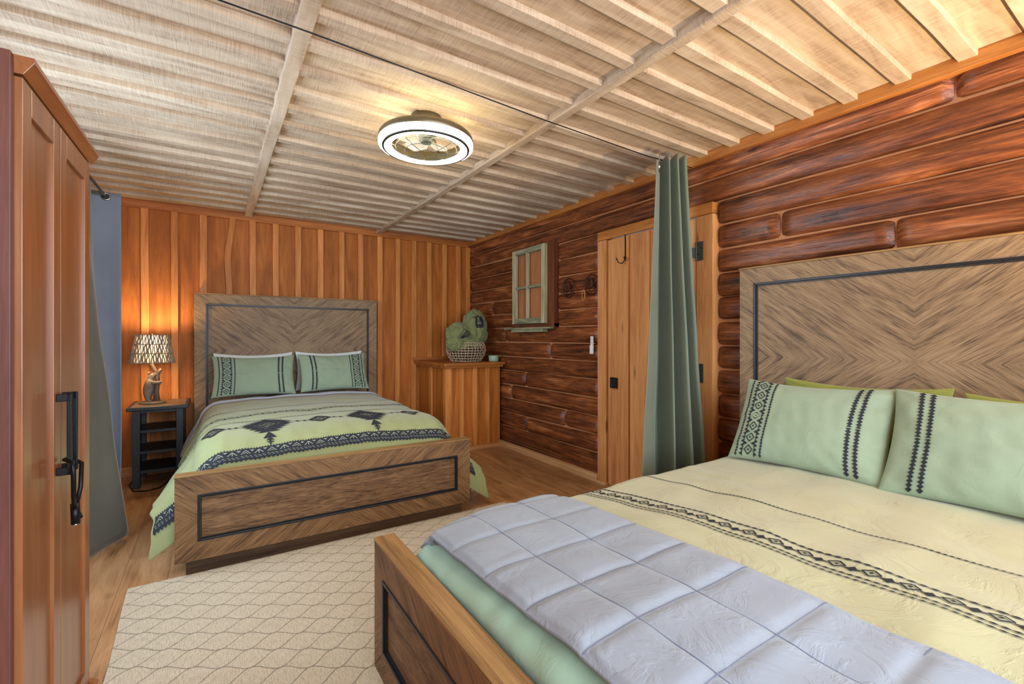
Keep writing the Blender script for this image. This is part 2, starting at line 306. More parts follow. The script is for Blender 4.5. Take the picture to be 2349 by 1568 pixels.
# ------------------------------------------------------------------ mesh helpers
class MB:
    def __init__(s): s.v = []; s.f = []
    def add(s, vs, fs):
        b = len(s.v); s.v += [tuple(v) for v in vs]; s.f += [tuple(i + b for i in f) for f in fs]; return s
    def box(s, x0, x1, y0, y1, z0, z1, mat=None):
        vs = [Vector((x, y, z)) for z in (z0, z1) for y in (y0, y1) for x in (x0, x1)]
        if mat is not None: vs = [mat @ v for v in vs]
        return s.add(vs, [(0, 2, 3, 1), (4, 5, 7, 6), (0, 1, 5, 4), (2, 6, 7, 3), (0, 4, 6, 2), (1, 3, 7, 5)])
    def prism(s, poly, a0, a1, fn):
        """poly of 2D points extruded between a0 and a1; fn(p, q, a) -> point"""
        n = len(poly); vs = [fn(p, q, a0) for p, q in poly] + [fn(p, q, a1) for p, q in poly]
        return s.add(vs, [tuple(range(n))[::-1], tuple(range(n, 2 * n))] + [(i, (i + 1) % n, n + (i + 1) % n, n + i) for i in range(n)])
    def grid(s, fn, us, vs_, closeu=False):
        nu, nv = len(us), len(vs_)
        pts = [fn(u, v) for v in vs_ for u in us]
        fs = []
        for j in range(nv - 1):
            for i in range(nu if closeu else nu - 1):
                i2 = (i + 1) % nu
                fs.append((j * nu + i, j * nu + i2, (j + 1) * nu + i2, (j + 1) * nu + i))
        return s.add(pts, fs)
    def lathe(s, prof, n=32, c=(0, 0, 0), cap=True):
        pts = []
        for r, z in prof:
            for i in range(n):
                a = 2 * PI * i / n; pts.append((c[0] + r * math.cos(a), c[1] + r * math.sin(a), c[2] + z))
        fs = [(j * n + i, j * n + (i + 1) % n, (j + 1) * n + (i + 1) % n, (j + 1) * n + i) for j in range(len(prof) - 1) for i in range(n)]
        if cap:
            if prof[0][0] > 1e-4: fs.append(tuple(range(n))[::-1])
            if prof[-1][0] > 1e-4: fs.append(tuple((len(prof) - 1) * n + i for i in range(n)))
        return s.add(pts, fs)
    def tube(s, pts, r, n=8, closed=False, cap=True):
        pts = [Vector(p) for p in pts]; N = len(pts); rs = r if isinstance(r, (list, tuple)) else [r] * N
        out = []; up0 = None
        for k in range(N):
            a = pts[(k - 1) % N] if (closed or k > 0) else pts[k]; b = pts[(k + 1) % N] if (closed or k < N - 1) else pts[k]
            t = (b - a).normalized()
            if up0 is None:
                up0 = Vector((0, 0, 1)) if abs(t.z) < 0.9 else Vector((1, 0, 0))
            x = t.cross(up0)
            if x.length < 1e-5: x = t.cross(Vector((0.3, 1, 0.2)))
            x.normalize(); y = x.cross(t).normalized(); up0 = y
            for i in range(n):
                an = 2 * PI * i / n; out.append(pts[k] + (x * math.cos(an) + y * math.sin(an)) * rs[k])
        fs = [((j * n + i), (j * n + (i + 1) % n), (((j + 1) % N) * n + (i + 1) % n), (((j + 1) % N) * n + i)) for j in range(N if closed else N - 1) for i in range(n)]
        if cap and not closed: fs += [tuple(range(n))[::-1], tuple((N - 1) * n + i for i in range(n))]
        return s.add(out, fs)
    def ball(s, c, r, sc=(1, 1, 1), nu=16, nv=10, fn=None):
        def f(u, v):
            th = PI * v; ph = 2 * PI * u
            p = Vector((math.sin(th) * math.cos(ph), math.sin(th) * math.sin(ph), -math.cos(th)))
            q = Vector((p.x * r * sc[0], p.y * r * sc[1], p.z * r * sc[2]))
            if fn: q = fn(p, q)
            return Vector(c) + q
        return s.grid(f, [i / nu for i in range(nu)], [0.004 + 0.992 * j / nv for j in range(nv + 1)], True)
    def build(s, name, mat, parent=None, smooth=False, bevel=0, loc=None, rot=None, solid=0, sub=0, recalc=True):
        me = bpy.data.meshes.new(name); me.from_pydata(s.v, [], s.f); me.update()
        if recalc:
            bm = bmesh.new(); bm.from_mesh(me); bmesh.ops.recalc_face_normals(bm, faces=bm.faces); bm.to_mesh(me); bm.free()
        o = bpy.data.objects.new(name, me); COL.objects.link(o); me.materials.append(M[mat])
        if smooth:
            for p in me.polygons: p.use_smooth = True
        if parent: o.parent = parent
        if loc: o.location = loc
        if rot: o.rotation_euler = rot
        if bevel:
            b = o.modifiers.new('bevel', 'BEVEL'); b.width = bevel; b.segments = 2; b.limit_method = 'ANGLE'; b.angle_limit = math.radians(40)
        if solid:
            d = o.modifiers.new('thick', 'SOLIDIFY'); d.thickness = solid; d.offset = -1
        if sub:
            d = o.modifiers.new('sub', 'SUBSURF'); d.levels = sub; d.render_levels = sub
        return o
def tag(o, label=None, cat=None, group=None, kind=None):
    if label: o['label'] = label
    if cat: o['category'] = cat
    if group: o['group'] = group
    if kind: o['kind'] = kind
    return o
def empty(name, loc=(0, 0, 0), rz=0, label=None, cat=None, group=None, kind=None):
    o = bpy.data.objects.new(name, None); COL.objects.link(o); o.location = loc; o.rotation_euler = (0, 0, rz); o.empty_display_size = 0.1
    return tag(o, label, cat, group, kind)
def copy_tree(o, parent=None):
    c = o.copy(); COL.objects.link(c); c.parent = parent
    for ch in list(o.children): copy_tree(ch, c)
    return c
def lerp(a, b, t): return a + (b - a) * t
def sst(a, b, x):
    t = max(0.0, min(1.0, (x - a) / (b - a))); return t * t * (3 - 2 * t)
def nz(*p): return noise.noise(Vector(p))
def frange(a, b, n): return [a + (b - a) * i / (n - 1) for i in range(n)]

# ------------------------------------------------------------------ the room
XL, XR, YN, YB, ZC = -0.92, 2.76, -1.40, 5.14, 2.408
tag(MB().box(XL - 0.1, XR + 0.1, YN - 0.1, YB + 0.1, -0.1, 0).build('floor', 'floor'), kind='structure')

ceil = MB().box(XL - 0.1, XR + 0.1, YN - 0.1, YB + 0.1, ZC, ZC + 0.08).build('ceiling', 'wash_x'); tag(ceil, kind='structure')
BA, BB = 0.289, 1.552
bays = [(XL, BA - 0.03), (BA + 0.03, BB - 0.025), (BB + 0.025, XR - 0.07)]
y = 0.565 - 0.207 * 9; k = 0
while y < YB - 0.05:
    for bi, (a, b) in enumerate(bays):
        yc = y + random.uniform(-0.006, 0.006) + (0.0 if bi == 1 else 0.01 * (bi - 1)); w = 0.028 + random.uniform(-0.002, 0.004)
        sk = random.uniform(-0.006, 0.006); zt = random.uniform(-0.003, 0.003)
        n = 14
        def bf(i, c, yc=yc, w=w, sk=sk, zt=zt, a=a, b=b, k=k, bi=bi):
            x = lerp(a, b - (0.0 if bi != 2 else random.uniform(0, 0)), i)
            yy = yc + sk * (i - 0.5) * 2 + 0.004 * nz(x * 2.3, k * 3.1, bi) + c[0] * w
            return (x, yy, ZC - c[1] * (0.026 + zt))
        sec = [(-1, 0), (-1, 0.93), (-0.93, 1), (0.93, 1), (1, 0.93), (1, 0)]
        m = MB(); m.grid(lambda c, i: bf(i, c), sec, [j / n for j in range(n + 1)], False)
        m.add([bf(0, c) for c in sec], [tuple(range(6))]); m.add([bf(1, c) for c in sec], [tuple(range(6))])
        m.build('batten', 'wash_x', ceil)
    y += 0.207; k += 1
def beam(name, xc, w, z0):
    m = MB(); sec = [(-w, ZC), (-w, z0 + 0.004), (-w + 0.004, z0), (w - 0.004, z0), (w, z0 + 0.004), (w, ZC)]
    m.grid(lambda c, yy: (xc + c[0] + 0.003 * nz(yy * 2, xc, 1), yy, c[1] + (0.002 * nz(yy * 3, xc, 5) if c[1] < ZC else 0)), sec, frange(YN, YB, 60))
    return tag(m.build(name, 'wash_y'), kind='structure')
beam('trim_1', BA, 0.032, ZC - 0.034); beam('trim_2', BB, 0.027, ZC - 0.040)
tag(MB().box(XR - 0.085, XR, YN, YB, 2.345, ZC).build('trim_3', 'pine_y', bevel=0.003), kind='structure')
tag(MB().box(XL, XR - 0.085, YB - 0.038, YB, 2.335, ZC).build('trim_4', 'pine_x', bevel=0.003), kind='structure')

# back wall: boards with upright battens over the joints
wb = MB().box(XL - 0.1, XR + 0.1, YB, YB + 0.1, 0, ZC).build('wall_back', 'pine'); tag(wb, kind='structure')
for i, bx in enumerate([-0.94, -0.72, -0.526, -0.315, -0.107, 0.105, 0.3, 0.496, 0.702, 0.915, 1.129, 1.326, 1.541, 1.746, 1.939, 2.14, 2.33, 2.52, 2.66]):
    m = MB(); w = 0.055 + random.uniform(-0.004, 0.004); ph = random.uniform(0, 9); warp = (i == 5)
    def px(zz):
        d = 0.004 * nz(zz * 1.5, ph, 0) + (ph - 4.5) * 0.0012 * (zz - 1.2)
        if warp: d += 0.028 * sst(1.95, 2.33, zz) - 0.035 * math.exp(-((zz - 2.0) / 0.25) ** 2) * 0.5
        return bx + d
    sec = [(0, 0), (0, 0.027), (0.003, 0.030), (w - 0.003, 0.030), (w, 0.027), (w, 0)]
    m.grid(lambda c, zz: (px(zz) + c[0], YB - c[1], zz), sec, frange(0.09, 2.336, 26))
    m.build('batten', 'pine_batten', wb)
tag(MB().box(XL, XR, YB - 0.035, YB, 0, 0.09).build('baseboard_back', 'raw_x', bevel=0.003), kind='structure')

# log wall on the right
DZ = 0.155; Z0 = -0.085
DY0, DY1, DZT = 1.75, 2.80, 2.075         # doorway
SY0, SY1, SZ0, SZ1 = 3.385, 4.12, 1.315, 2.13   # boarded-up window opening
wr = empty('wall_right', (XR, 1.9, 0), kind='structure')
def wchild(m, name, mat, **k):
    o = m.build(name, mat, wr, **k); o.matrix_parent_inverse = Matrix.Translation((-XR, -1.9, 0)); return o
for a, b, c, d in ((YN - 0.1, DY0, 0, ZC), (DY1, SY0, 0, ZC), (SY0, SY1, 0, SZ0), (SY0, SY1, SZ1, ZC), (SY1, YB + 0.1, 0, ZC), (DY0, DY1, DZT, ZC)):
    wchild(MB().box(XR - 0.017, XR + 0.1, a, b, c, d), 'chinking', 'chink')
def log(y0, y1, zc, r0, r1, open0, open1, depth, tilt=0.0):
    ph = random.uniform(0, 50); L = y1 - y0; n = max(6, int(L / 0.035))
    angs = [math.radians(a) for a in (-90, -74, -58, -42, -26, -10, 10, 26, 42, 58, 74, 90)]
    knots = [(random.uniform(y0, y1), random.uniform(-0.7, 0.7), random.uniform(0.4, 1.0)) for _ in range(int(L * 1.1))]
    def f(a, t):
        yy = lerp(y0, y1, t); e = 1.0
        rd = 0.03
        if open0: e = min(e, math.sqrt(max(0.0, 1 - max(0, 1 - (yy - y0) / rd) ** 2)) * 0.6 + 0.4 if yy - y0 < rd else 1)
        if open1: e = min(e, math.sqrt(max(0.0, 1 - max(0, 1 - (y1 - yy) / rd) ** 2)) * 0.6 + 0.4 if y1 - yy < rd else 1)
        r = lerp(r0, r1, t) * (0.955 + 0.045 * e)
        bump = 0.0045 * nz(yy * 3.0, a * 1.3, ph) + 0.003 * nz(yy * 9, a * 3, ph + 7)
        for ky, ka, kr in knots:
            d2 = ((yy - ky) / 0.035) ** 2 + ((a - ka) / 0.35) ** 2
            if d2 < 6: bump += 0.006 * kr * math.exp(-d2)
        dd = (depth + bump) * e
        return (XR - 0.004 - dd * math.cos(a) ** 0.8 if math.cos(a) > 1e-4 else XR - 0.004, yy, zc + tilt * (t - 0.5) + 0.006 * nz(yy * 0.9, ph, 3) + r * math.sin(a))
    m = MB(); m.grid(f, angs, frange(0, 1, n))
    for t in (0, 1): m.add([f(a, t) for a in angs], [tuple(range(len(angs)))])
    wchild(m, 'log', 'log', smooth=True)
joints = {15: [0.62], 14: [], 13: [], 12: [1.36], 11: [0.83], 10: [4.60], 9: [0.3], 8: [4.30], 7: [3.50], 6: [4.45], 5: [3.92], 4: [4.2], 3: [3.28], 2: [3.9], 1: [4.5]}
row = 0
for row in range(16):
    zc = 0.07 + DZ * (row - 0.5); zt = zc + DZ / 2; zb = zc - DZ / 2
    if row == 0: zc, = (0.0,)
    spans = [(YN, YB)]
    def cut(sp, a, b):
        out = []
        for s0, s1 in sp:
            if b <= s0 or a >= s1: out.append((s0, s1)); continue
            if a > s0: out.append((s0, a))
            if b < s1: out.append((b, s1))
        return out
    if zc < DZT: spans = cut(spans, DY0, DY1)
    if SZ0 < zc < SZ1: spans = cut(spans, SY0, SY1)
    for j in joints.get(row, []):
        ns = []
        for s0, s1 in spans:
            if s0 + 0.1 < j < s1 - 0.1: ns += [(s0, j - 0.004), (j + 0.004, s1)]
            else: ns.append((s0, s1))
        spans = ns
    for s0, s1 in spans:
        if s1 - s0 < 0.02: continue
        r = DZ / 2 - 0.0022; dr = random.uniform(-0.003, 0.0015)
        log(s0, s1, zc, r + dr, r + random.uniform(-0.003, 0.0015), s0 > YN + 0.01, s1 < YB + 0.5, random.uniform(0.042, 0.056), random.uniform(-0.006, 0.006))
tag(MB().box(XR - 0.085, XR - 0.03, DY1 + 0.005, YB - 0.035, 0, 0.055).build('baseboard_right', 'raw_y', bevel=0.004), kind='structure')
tag(MB().box(XR - 0.10, XR - 0.03, 2.69, 2.80, 0, 0.022).build('trim_6', 'raw_y', bevel=0.003), kind='structure')

# boarded-up opening with pine panel, post and top rail
inf = MB().box(XR - 0.055, XR + 0.02, SY0 + 0.11, SY1 - 0.02, SZ0, SZ1 - 0.03).build('trim_5', 'pine'); tag(inf, kind='structure')
MB().box(XR - 0.085, XR - 0.0, SY0, SY0 + 0.075, SZ0 - 0.01, SZ1).build('post', 'pine_dark', inf, bevel=0.004)
MB().box(XR - 0.07, XR - 0.0, SY0 + 0.075, SY0 + 0.11, SZ0 - 0.01, SZ1 - 0.03).build('stop', 'pine_dark', inf, bevel=0.004)
MB().box(XR - 0.075, XR - 0.0, SY0 + 0.075, SY1, SZ1 - 0.03, SZ1 + 0.005).build('head_rail', 'pine_dark', inf, bevel=0.004)
MB().box(XR - 0.075, XR - 0.0, SY0, SY1, SZ0 - 0.02, SZ0 + 0.03).build('bottom_rail', 'pine_dark', inf, bevel=0.004)

# left and near walls (out of view), with their windows
wl = MB(); WY0, WY1, WZ0, WZ1 = 2.15, 3.30, 0.95, 2.05
for a, b, c, d in ((YN - 0.1, WY0, 0, ZC), (WY1, YB + 0.1, 0, ZC), (WY0, WY1, 0, WZ0), (WY0, WY1, WZ1, ZC)): wl.box(XL - 0.1, XL, a, b, c, d)
tag(wl.build('wall_left', 'pine'), kind='structure')
wn = MB(); NX0, NX1, NZ0, NZ1 = -0.45, 2.15, 0.7, 2.2
for a, b, c, d in ((XL - 0.1, NX0, 0, ZC), (NX1, XR + 0.1, 0, ZC), (NX0, NX1, 0, NZ0), (NX0, NX1, NZ1, ZC)): wn.box(a, b, YN - 0.1, YN, c, d)
tag(wn.build('wall_near', 'pine'), kind='structure')
def window(name, fn, a0, a1, z0, z1):
    m = MB(); t = 0.05
    m.prism([(a0, z0), (a1, z0), (a1, z0 + t), (a0, z0 + t)], -0.02, 0.06, fn); m.prism([(a0, z1 - t), (a1, z1 - t), (a1, z1), (a0, z1)], -0.02, 0.06, fn)
    for c in (a0, (a0 + a1) / 2 - t / 2, a1 - t): m.prism([(c, z0 + t), (c + t, z0 + t), (c + t, z1 - t), (c, z1 - t)], -0.015, 0.055, fn)
    w = m.build(name, 'pine'); tag(w, kind='structure')
    p = MB(); p.prism([(a0, z0), (a1, z0), (a1, z1), (a0, z1)], 0.03, 0.034, fn); p.build('glass', 'pane', w)
window('window_1', lambda p, q, a: (XL - 0.05 - a, p, q), WY0, WY1, WZ0, WZ1)
window('window_2', lambda p, q, a: (p, YN - 0.05 - a, q), NX0, NX1, NZ0, NZ1)

# ------------------------------------------------------------------ door with frame, hinges, latch, hook
XD = 2.69
dr = empty('door_1', (XD, 2.3, 0), kind='structure')
def dch(m, name, mat, lab=None, par=None, **k):
    o = m.build(name, mat, par or dr, **k)
    if par is None: o.matrix_parent_inverse = Matrix.Translation((-XD, -2.3, 0))
    if lab: o['label'] = lab
    return o
dch(MB().box(XD - 0.012, XR, 2.70, 2.80, 0.0, 2.0), 'jamb', 'pine_door', bevel=0.003)
dch(MB().box(XD - 0.012, XR, 1.75, 1.868, 0.0, 2.0), 'jamb', 'pine_door', bevel=0.003)
dch(MB().box(XD - 0.014, XR, 1.75, 2.80, 2.003, 2.075), 'header', 'pine_y', bevel=0.004)
for a, b in ((1.878, 2.095), (2.10, 2.28), (2.283, 2.48), (2.484, 2.695)):
    dch(MB().box(XD + 0.006, XD + 0.03, a, b, 0.012, 1.995), 'board', 'pine_door', bevel=0.003)
for a in (2.06, 2.262, 2.462): dch(MB().box(XD - 0.012, XD + 0.007, a, a + 0.045, 0.015, 1.992), 'batten', 'pine_door', bevel=0.003)
for zc in (1.77, 0.97):
    h = dch(MB().box(XD - 0.018, XD - 0.012, 1.815, 1.862, zc - 0.062, zc + 0.062), 'hinge', 'hinge', 'grey metal butterfly hinge', bevel=0.002)
    hb = MB().box(XD - 0.004, XD + 0.006, 1.873, 1.925, zc - 0.032, zc + 0.032); hb.tube([(XD - 0.016, 1.868, zc - 0.062), (XD - 0.016, 1.868, zc + 0.062)], 0.006, 8)
    hb.build('leaf', 'hinge', h)
    sm = MB()
    for yy, zz in ((1.826, -0.045), (1.85, -0.02), (1.826, 0.018), (1.85, 0.045)): sm.ball((XD - 0.019, yy, zc + zz), 0.0045, (0.5, 1, 1), 8, 6)
    sm.build('screws', 'black', h, smooth=True)
lt = dch(MB().box(XD - 0.016, XD - 0.001, 2.585, 2.655, 0.800, 0.885), 'latch', 'black', 'black box latch', bevel=0.004)
lk = MB().box(XD - 0.020, XD - 0.015, 2.60, 2.64, 0.815, 0.87); lk.ball((XD - 0.022, 2.612, 0.862), 0.006, (1, 1, 1), 8, 6); lk.build('keyhole_plate', 'inlay', lt, bevel=0.002)
hook = MB()
hook.tube([(XD - 0.018, 2.488, 2.0), (XD - 0.018, 2.488, 1.86), (XD - 0.024, 2.488, 1.80), (XD - 0.045, 2.497, 1.775), (XD - 0.07, 2.512, 1.785), (XD - 0.08, 2.522, 1.82)], 0.004, 8)
hook.tube([(XD - 0.018, 2.488, 1.83), (XD - 0.04, 2.47, 1.80), (XD - 0.06, 2.462, 1.82)], 0.004, 8)
tag(hook.build('coat_hook', 'black', smooth=True), 'thin black double wire hook over the top of the knotty pine door', 'hook')

# ------------------------------------------------------------------ beds
class Emb:
    """embroidery: small flat shapes laid on a surface map(u, v) -> point"""
    def __init__(s, fn): s.f = fn; s.m = MB(); s.l = MB()
    def poly(s, pts, light=False):
        (s.l if light else s.m).add([s.f(u, v, 0.0034 if light else 0.002) for u, v in pts], [tuple(range(len(pts)))])
    def tri(s, a, b, c, light=False, n=1):
        if n <= 1: return s.poly([a, b, c], light)
        ab = ((a[0] + b[0]) / 2, (a[1] + b[1]) / 2); bc = ((b[0] + c[0]) / 2, (b[1] + c[1]) / 2); ca = ((a[0] + c[0]) / 2, (a[1] + c[1]) / 2)
        for t in ((a, ab, ca), (ab, b, bc), (ca, bc, c), (ab, bc, ca)): s.tri(*t, light, n - 1)
    def bar(s, p, q, w, light=False, seg=None):
        L = math.hypot(q[0] - p[0], q[1] - p[1]); n = seg or max(1, int(L / 0.02)); dx, dy = (q[0] - p[0]) / L, (q[1] - p[1]) / L
        nx, ny = -dy * w / 2, dx * w / 2
        for i in range(n):
            a = (lerp(p[0], q[0], i / n), lerp(p[1], q[1], i / n)); b = (lerp(p[0], q[0], (i + 1) / n), lerp(p[1], q[1], (i + 1) / n))
            s.poly([(a[0] - nx, a[1] - ny), (b[0] - nx, b[1] - ny), (b[0] + nx, b[1] + ny), (a[0] + nx, a[1] + ny)], light)
    def dia(s, c, a, b, light=False):
        s.poly([(c[0] - a, c[1]), (c[0], c[1] - b), (c[0] + a, c[1]), (c[0], c[1] + b)], light)
    def ring(s, c, a, b, w, light=False):
        P = [(c[0] - a, c[1]), (c[0], c[1] - b), (c[0] + a, c[1]), (c[0], c[1] + b)]
        for i in range(4): s.bar(P[i], P[(i + 1) % 4], w, light)
    def zig(s, p, q, w, pitch):
        """line of touching small lozenges from p to q"""
        L = math.hypot(q[0] - p[0], q[1] - p[1]); n = max(1, int(L / pitch)); dx, dy = (q[0] - p[0]) / L, (q[1] - p[1]) / L; h = L / n * 0.62
        for i in range(n):
            t = (i + 0.5) / n; c = (lerp(p[0], q[0], t), lerp(p[1], q[1], t))
            s.poly([(c[0] - dx * h, c[1] - dy * h), (c[0] + dy * w / 2, c[1] - dx * w / 2), (c[0] + dx * h, c[1] + dy * h), (c[0] - dy * w / 2, c[1] + dx * w / 2)])
    def teeth(s, p, q, hgt, pitch, fill=0.8):
        L = math.hypot(q[0] - p[0], q[1] - p[1]); n = max(1, int(L / pitch)); dx, dy = (q[0] - p[0]) / L, (q[1] - p[1]) / L
        for i in range(n):
            t = (i + 0.5) / n; c = (lerp(p[0], q[0], t), lerp(p[1], q[1], t)); k = pitch * fill / 2
            s.poly([(c[0] - dx * k, c[1] - dy * k), (c[0] + dx * k, c[1] + dy * k), (c[0] - dy * hgt, c[1] + dx * hgt)])
    def done(s, parent, name='embroidery'):
        if not s.m.v: return
        s.m.build(name, 'thread', parent, recalc=False)['label'] = 'dark navy embroidery'
        if s.l.v: s.l.build('pale_stitching', 'thread_lt', parent, recalc=False)['label'] = 'pale stitching inside the dark band'
        s.m = MB(); s.l = MB()

BW, BL = 0.82, 2.20      # half width, length of bed frames
def frame_ring(m, x0, x1, z0, z1, w, y0, y1):
    """four mitred boards of a rectangular frame"""
    O = [(x0, z0), (x1, z0), (x1, z1), (x0, z1)]; I = [(x0 + w, z0 + w), (x1 - w, z0 + w), (x1 - w, z1 - w), (x0 + w, z1 - w)]
    for i in range(4):
        j = (i + 1) % 4; m.prism([O[i], O[j], I[j], I[i]], y0, y1, lambda p, q, a: (p, a, q))
    return m
def make_bed(loc, rz, label, zlift=0.0):
    bed = empty('wooden_bed', loc, rz, label, 'bed', 'matching oak panel beds')
    f = frame_ring(MB(), -BW + 0.0, BW, 0.077, 0.503, 0.098, 0.0, 0.05).build('footboard', 'oak_foot', bed, bevel=0.002)
    frame_ring(MB(), -BW + 0.094, BW - 0.094, 0.171, 0.409, 0.011, -0.004, 0.02).build('inlay', 'inlay', f, bevel=0.002)['label'] = 'black beaded line around the panel'
    frame_ring(MB(), -BW + 0.108, BW - 0.108, 0.185, 0.395, 0.004, 0.002, 0.02).build('inlay', 'inlay', f)['label'] = 'thin inner black line'
    MB().box(-BW + 0.09, BW - 0.09, 0.010, 0.05, 0.167, 0.413).build('panel', 'oak_panel', f)
    MB().box(-BW - 0.002, BW + 0.002, -0.002, 0.070, 0.503, 0.512).build('cap_rail', 'oak_x', f, bevel=0.002)['label'] = 'lighter oak cap along the top edge'
    MB().box(-BW, BW, 0.05, 0.068, 0.077, 0.503).build('footboard_back', 'oak_dark', f)
    MB().box(-BW + 0.045, BW - 0.045, 0.035, 0.10, 0.0, 0.077).build('plinth', 'oak_dark', bed, bevel=0.002)
    h = frame_ring(MB(), -BW - 0.0, BW, 0.30, 1.600, 0.092, BL - 0.0, BL + 0.035).build('headboard', 'oak_head', bed, bevel=0.003)
    frame_ring(MB(), -BW + 0.088, BW - 0.088, 0.40, 1.512, 0.013, BL - 0.006, BL + 0.02).build('inlay', 'inlay', h, bevel=0.002)['label'] = 'black beaded line around the panel'
    frame_ring(MB(), -BW + 0.104, BW - 0.104, 0.41, 1.496, 0.003, BL + 0.0, BL + 0.02).build('inlay', 'inlay', h)['label'] = 'thin inner black line'
    MB().box(-BW + 0.09, BW - 0.09, BL + 0.008, BL + 0.035, 0.39, 1.51).build('panel', 'oak_head', h)
    MB().box(-BW - 0.004, BW + 0.004, BL - 0.004, BL + 0.06, 1.600, 1.610).build('cap_rail', 'oak_x', h, bevel=0.002)['label'] = 'lighter oak cap along the top edge'
    for s in (-1, 1): MB().box(*sorted((s * BW, s * (BW - 0.06))), BL + 0.035, BL + 0.075, 0.0, 1.600).build('post', 'oak_dark', h)
    for s in (-1, 1): MB().box(*sorted((s * 0.775, s * 0.80)), 0.068, BL, 0.14, 0.33).build('side_rail', 'oak_x', bed, bevel=0.003)
    MB().box(-0.772, 0.772, 0.072, BL - 0.01, 0.20, 0.32).build('slat_base', 'oak_dark', bed)
    return bed

def make_mattress(loc, rz, zt, label):
    t = empty('mattress', loc, rz, label, 'mattress')
    m = MB().box(-0.715, 0.715, 0.21, BL - 0.02, 0.322, zt - 0.07).build('mattress_body', 'mattress', t, bevel=0.06)
    return t

class Cloth:
    """comforter draped over a bed: (s, t) across and towards the head"""
    def __init__(c, zt, seed, skew=0.0, W=0.60, r=0.16, hl=(0.20, 0.33), wr=1.0, bulge=(0.10, 0.20), footdrop=0.17, footy=0.085, cd=0.34, out=0.72, rx=0.0):
        c.cd, c.out, c.rx = cd, out, rx
        c.zt, c.seed, c.skew, c.W, c.r, c.hl, c.wr, c.bulge, c.fd, c.fy = zt, seed, skew, W, r, hl, wr, bulge, footdrop, footy
        c.arc = c.r * math.radians(78)
        c.smax = c.W + c.arc + 1.0
    def hang(c, t, sg): return lerp(c.hl[1], c.hl[0], sst(0.1, 1.5, t)) + (c.rx * sst(0.6, 0.1, t) if sg > 0 else 0)
    def base(c, s, t):
        sg = -1 if s < 0 else 1; a = abs(s); e = c.W + c.arc
        wside = sst(c.W, e + 0.06, a)
        # along the bed
        if t > 0.42: y, dz = t - 0.06, 0.0
        else:
            k = min(1.0, (0.42 - t) / 0.42); y = 0.36 - (0.36 - c.fy) * math.sin(k * PI / 2) ** 0.9; dz = c.fd * (1 - math.cos(k * PI / 2)) ** 0.9
            if t < 0: dz += -t
        u = max(0.0, 0.42 - t)
        ys = t - 0.06 if t > 0.42 else 0.36 - 0.33 * (1 - math.exp(-u / 0.26))
        ws2 = sst(c.W, e + 0.14, a)
        y = lerp(y, ys, ws2); dz = lerp(dz, c.cd * (u / 0.54) ** 1.4, ws2)
        puff = 0.02 * (1 - (min(a, c.W) / c.W) ** 2)
        if a <= c.W: x, z = a, c.zt - 0.02 + puff
        else:
            th = min((a - c.W) / c.r, math.radians(78)); x = c.W + c.r * math.sin(th); z = c.zt - 0.02 - c.r * (1 - math.cos(th))
            if a > e:
                h = a - e; H = 0.55
                B = lerp(c.bulge[1], c.bulge[0], sst(0.0, 1.2, t))
                wf = sst(0.55, 0.05, t)
                x += lerp(B * math.sin(min(1.0, h / H) * PI * 0.62), c.out * h, wf) + (1 - 0.75 * wf) * (0.02 * math.sin(t * 19 + c.seed) * min(1, h / 0.3) + 0.012 * math.sin(t * 41 + c.seed * 2) * min(1, h / 0.2))
                z -= h * lerp(0.92, 0.45, wf)
        z -= dz
        w = 0.010 * nz(x * sg * 2.2, y * 2.6, c.seed) + 0.007 * nz(x * sg * 6 + 3, y * 5, c.seed + 4)
        rg = 1 - abs(nz(x * sg * 3.3 + c.seed, y * 2.1, 9)) * 2.2
        w += 0.0025 * max(0, rg) ** 2 + 0.0035 * nz(x * sg * 4 + 2 * nz(x, y, 2), y * 14, c.seed + 6) * sst(0.1, 0.5, abs(nz(x * sg * 1.3, y * 1.1, c.seed + 11)) * 2)
        if t < 0.5: w += 0.0015 * math.sin(s * 60 + 3 * nz(s * 4, t * 3, 1)) * sst(0.5, 0.15, t) * (1 - wside)
        return Vector((x * sg, y, z + w * c.wr))
    def pt(c, s, t, off=0.0):
        p = c.base(s, t)
        if off:
            e = 0.004; n = (c.base(s + e, t) - c.base(s - e, t)).cross(c.base(s, t + e) - c.base(s, t - e))
            if n.length > 1e-12: p = p + n.normalized() * off
        return p
    def mesh(c, t0, t1, name, mat, parent, off=0.0, nS=240, nT=200, solid=0.02, hmul=1.0):
        def f(i, t):
            e = c.W + c.arc; sm = e + c.hang(t, i) * hmul
            return c.pt(i * sm, t, off)
        m = MB(); m.grid(f, frange(-1, 1, nS), frange(t0, t1, nT))
        return m.build(name, mat, parent, smooth=True, solid=solid, recalc=False)
    def smaxat(c, t): return c.W + c.arc + c.hang(t, -1)

def lozenge_band(E, a, b, w, pitch, vertical=False):
    """chain of open lozenges with crosses between, from a to b along the first axis; w = height"""
    def Q(u, v): return (v, u) if vertical else (u, v)
    def bar(p, q, wd): E.bar(Q(*p), Q(*q), wd)
    n = max(1, int(round((b[0] - a[0]) / pitch))); P = (b[0] - a[0]) / n; v0 = a[1]
    for i in range(n):
        u = a[0] + (i + 0.5) * P; A = P * 0.36; B = w * 0.34
        c = [(u - A, v0), (u, v0 - B), (u + A, v0), (u, v0 + B)]
        for k in range(4): bar(c[k], c[(k + 1) % 4], 0.0045)
        d = 0.006; E.poly([Q(u - d, v0), Q(u, v0 - d), Q(u + d, v0), Q(u, v0 + d)])
        for sg in (-1, 1):
            ue = u + P / 2; E.poly([Q(ue - P * 0.16, v0 + sg * w * 0.46), Q(ue + P * 0.16, v0 + sg * w * 0.46), Q(ue, v0 + sg * w * 0.16)])

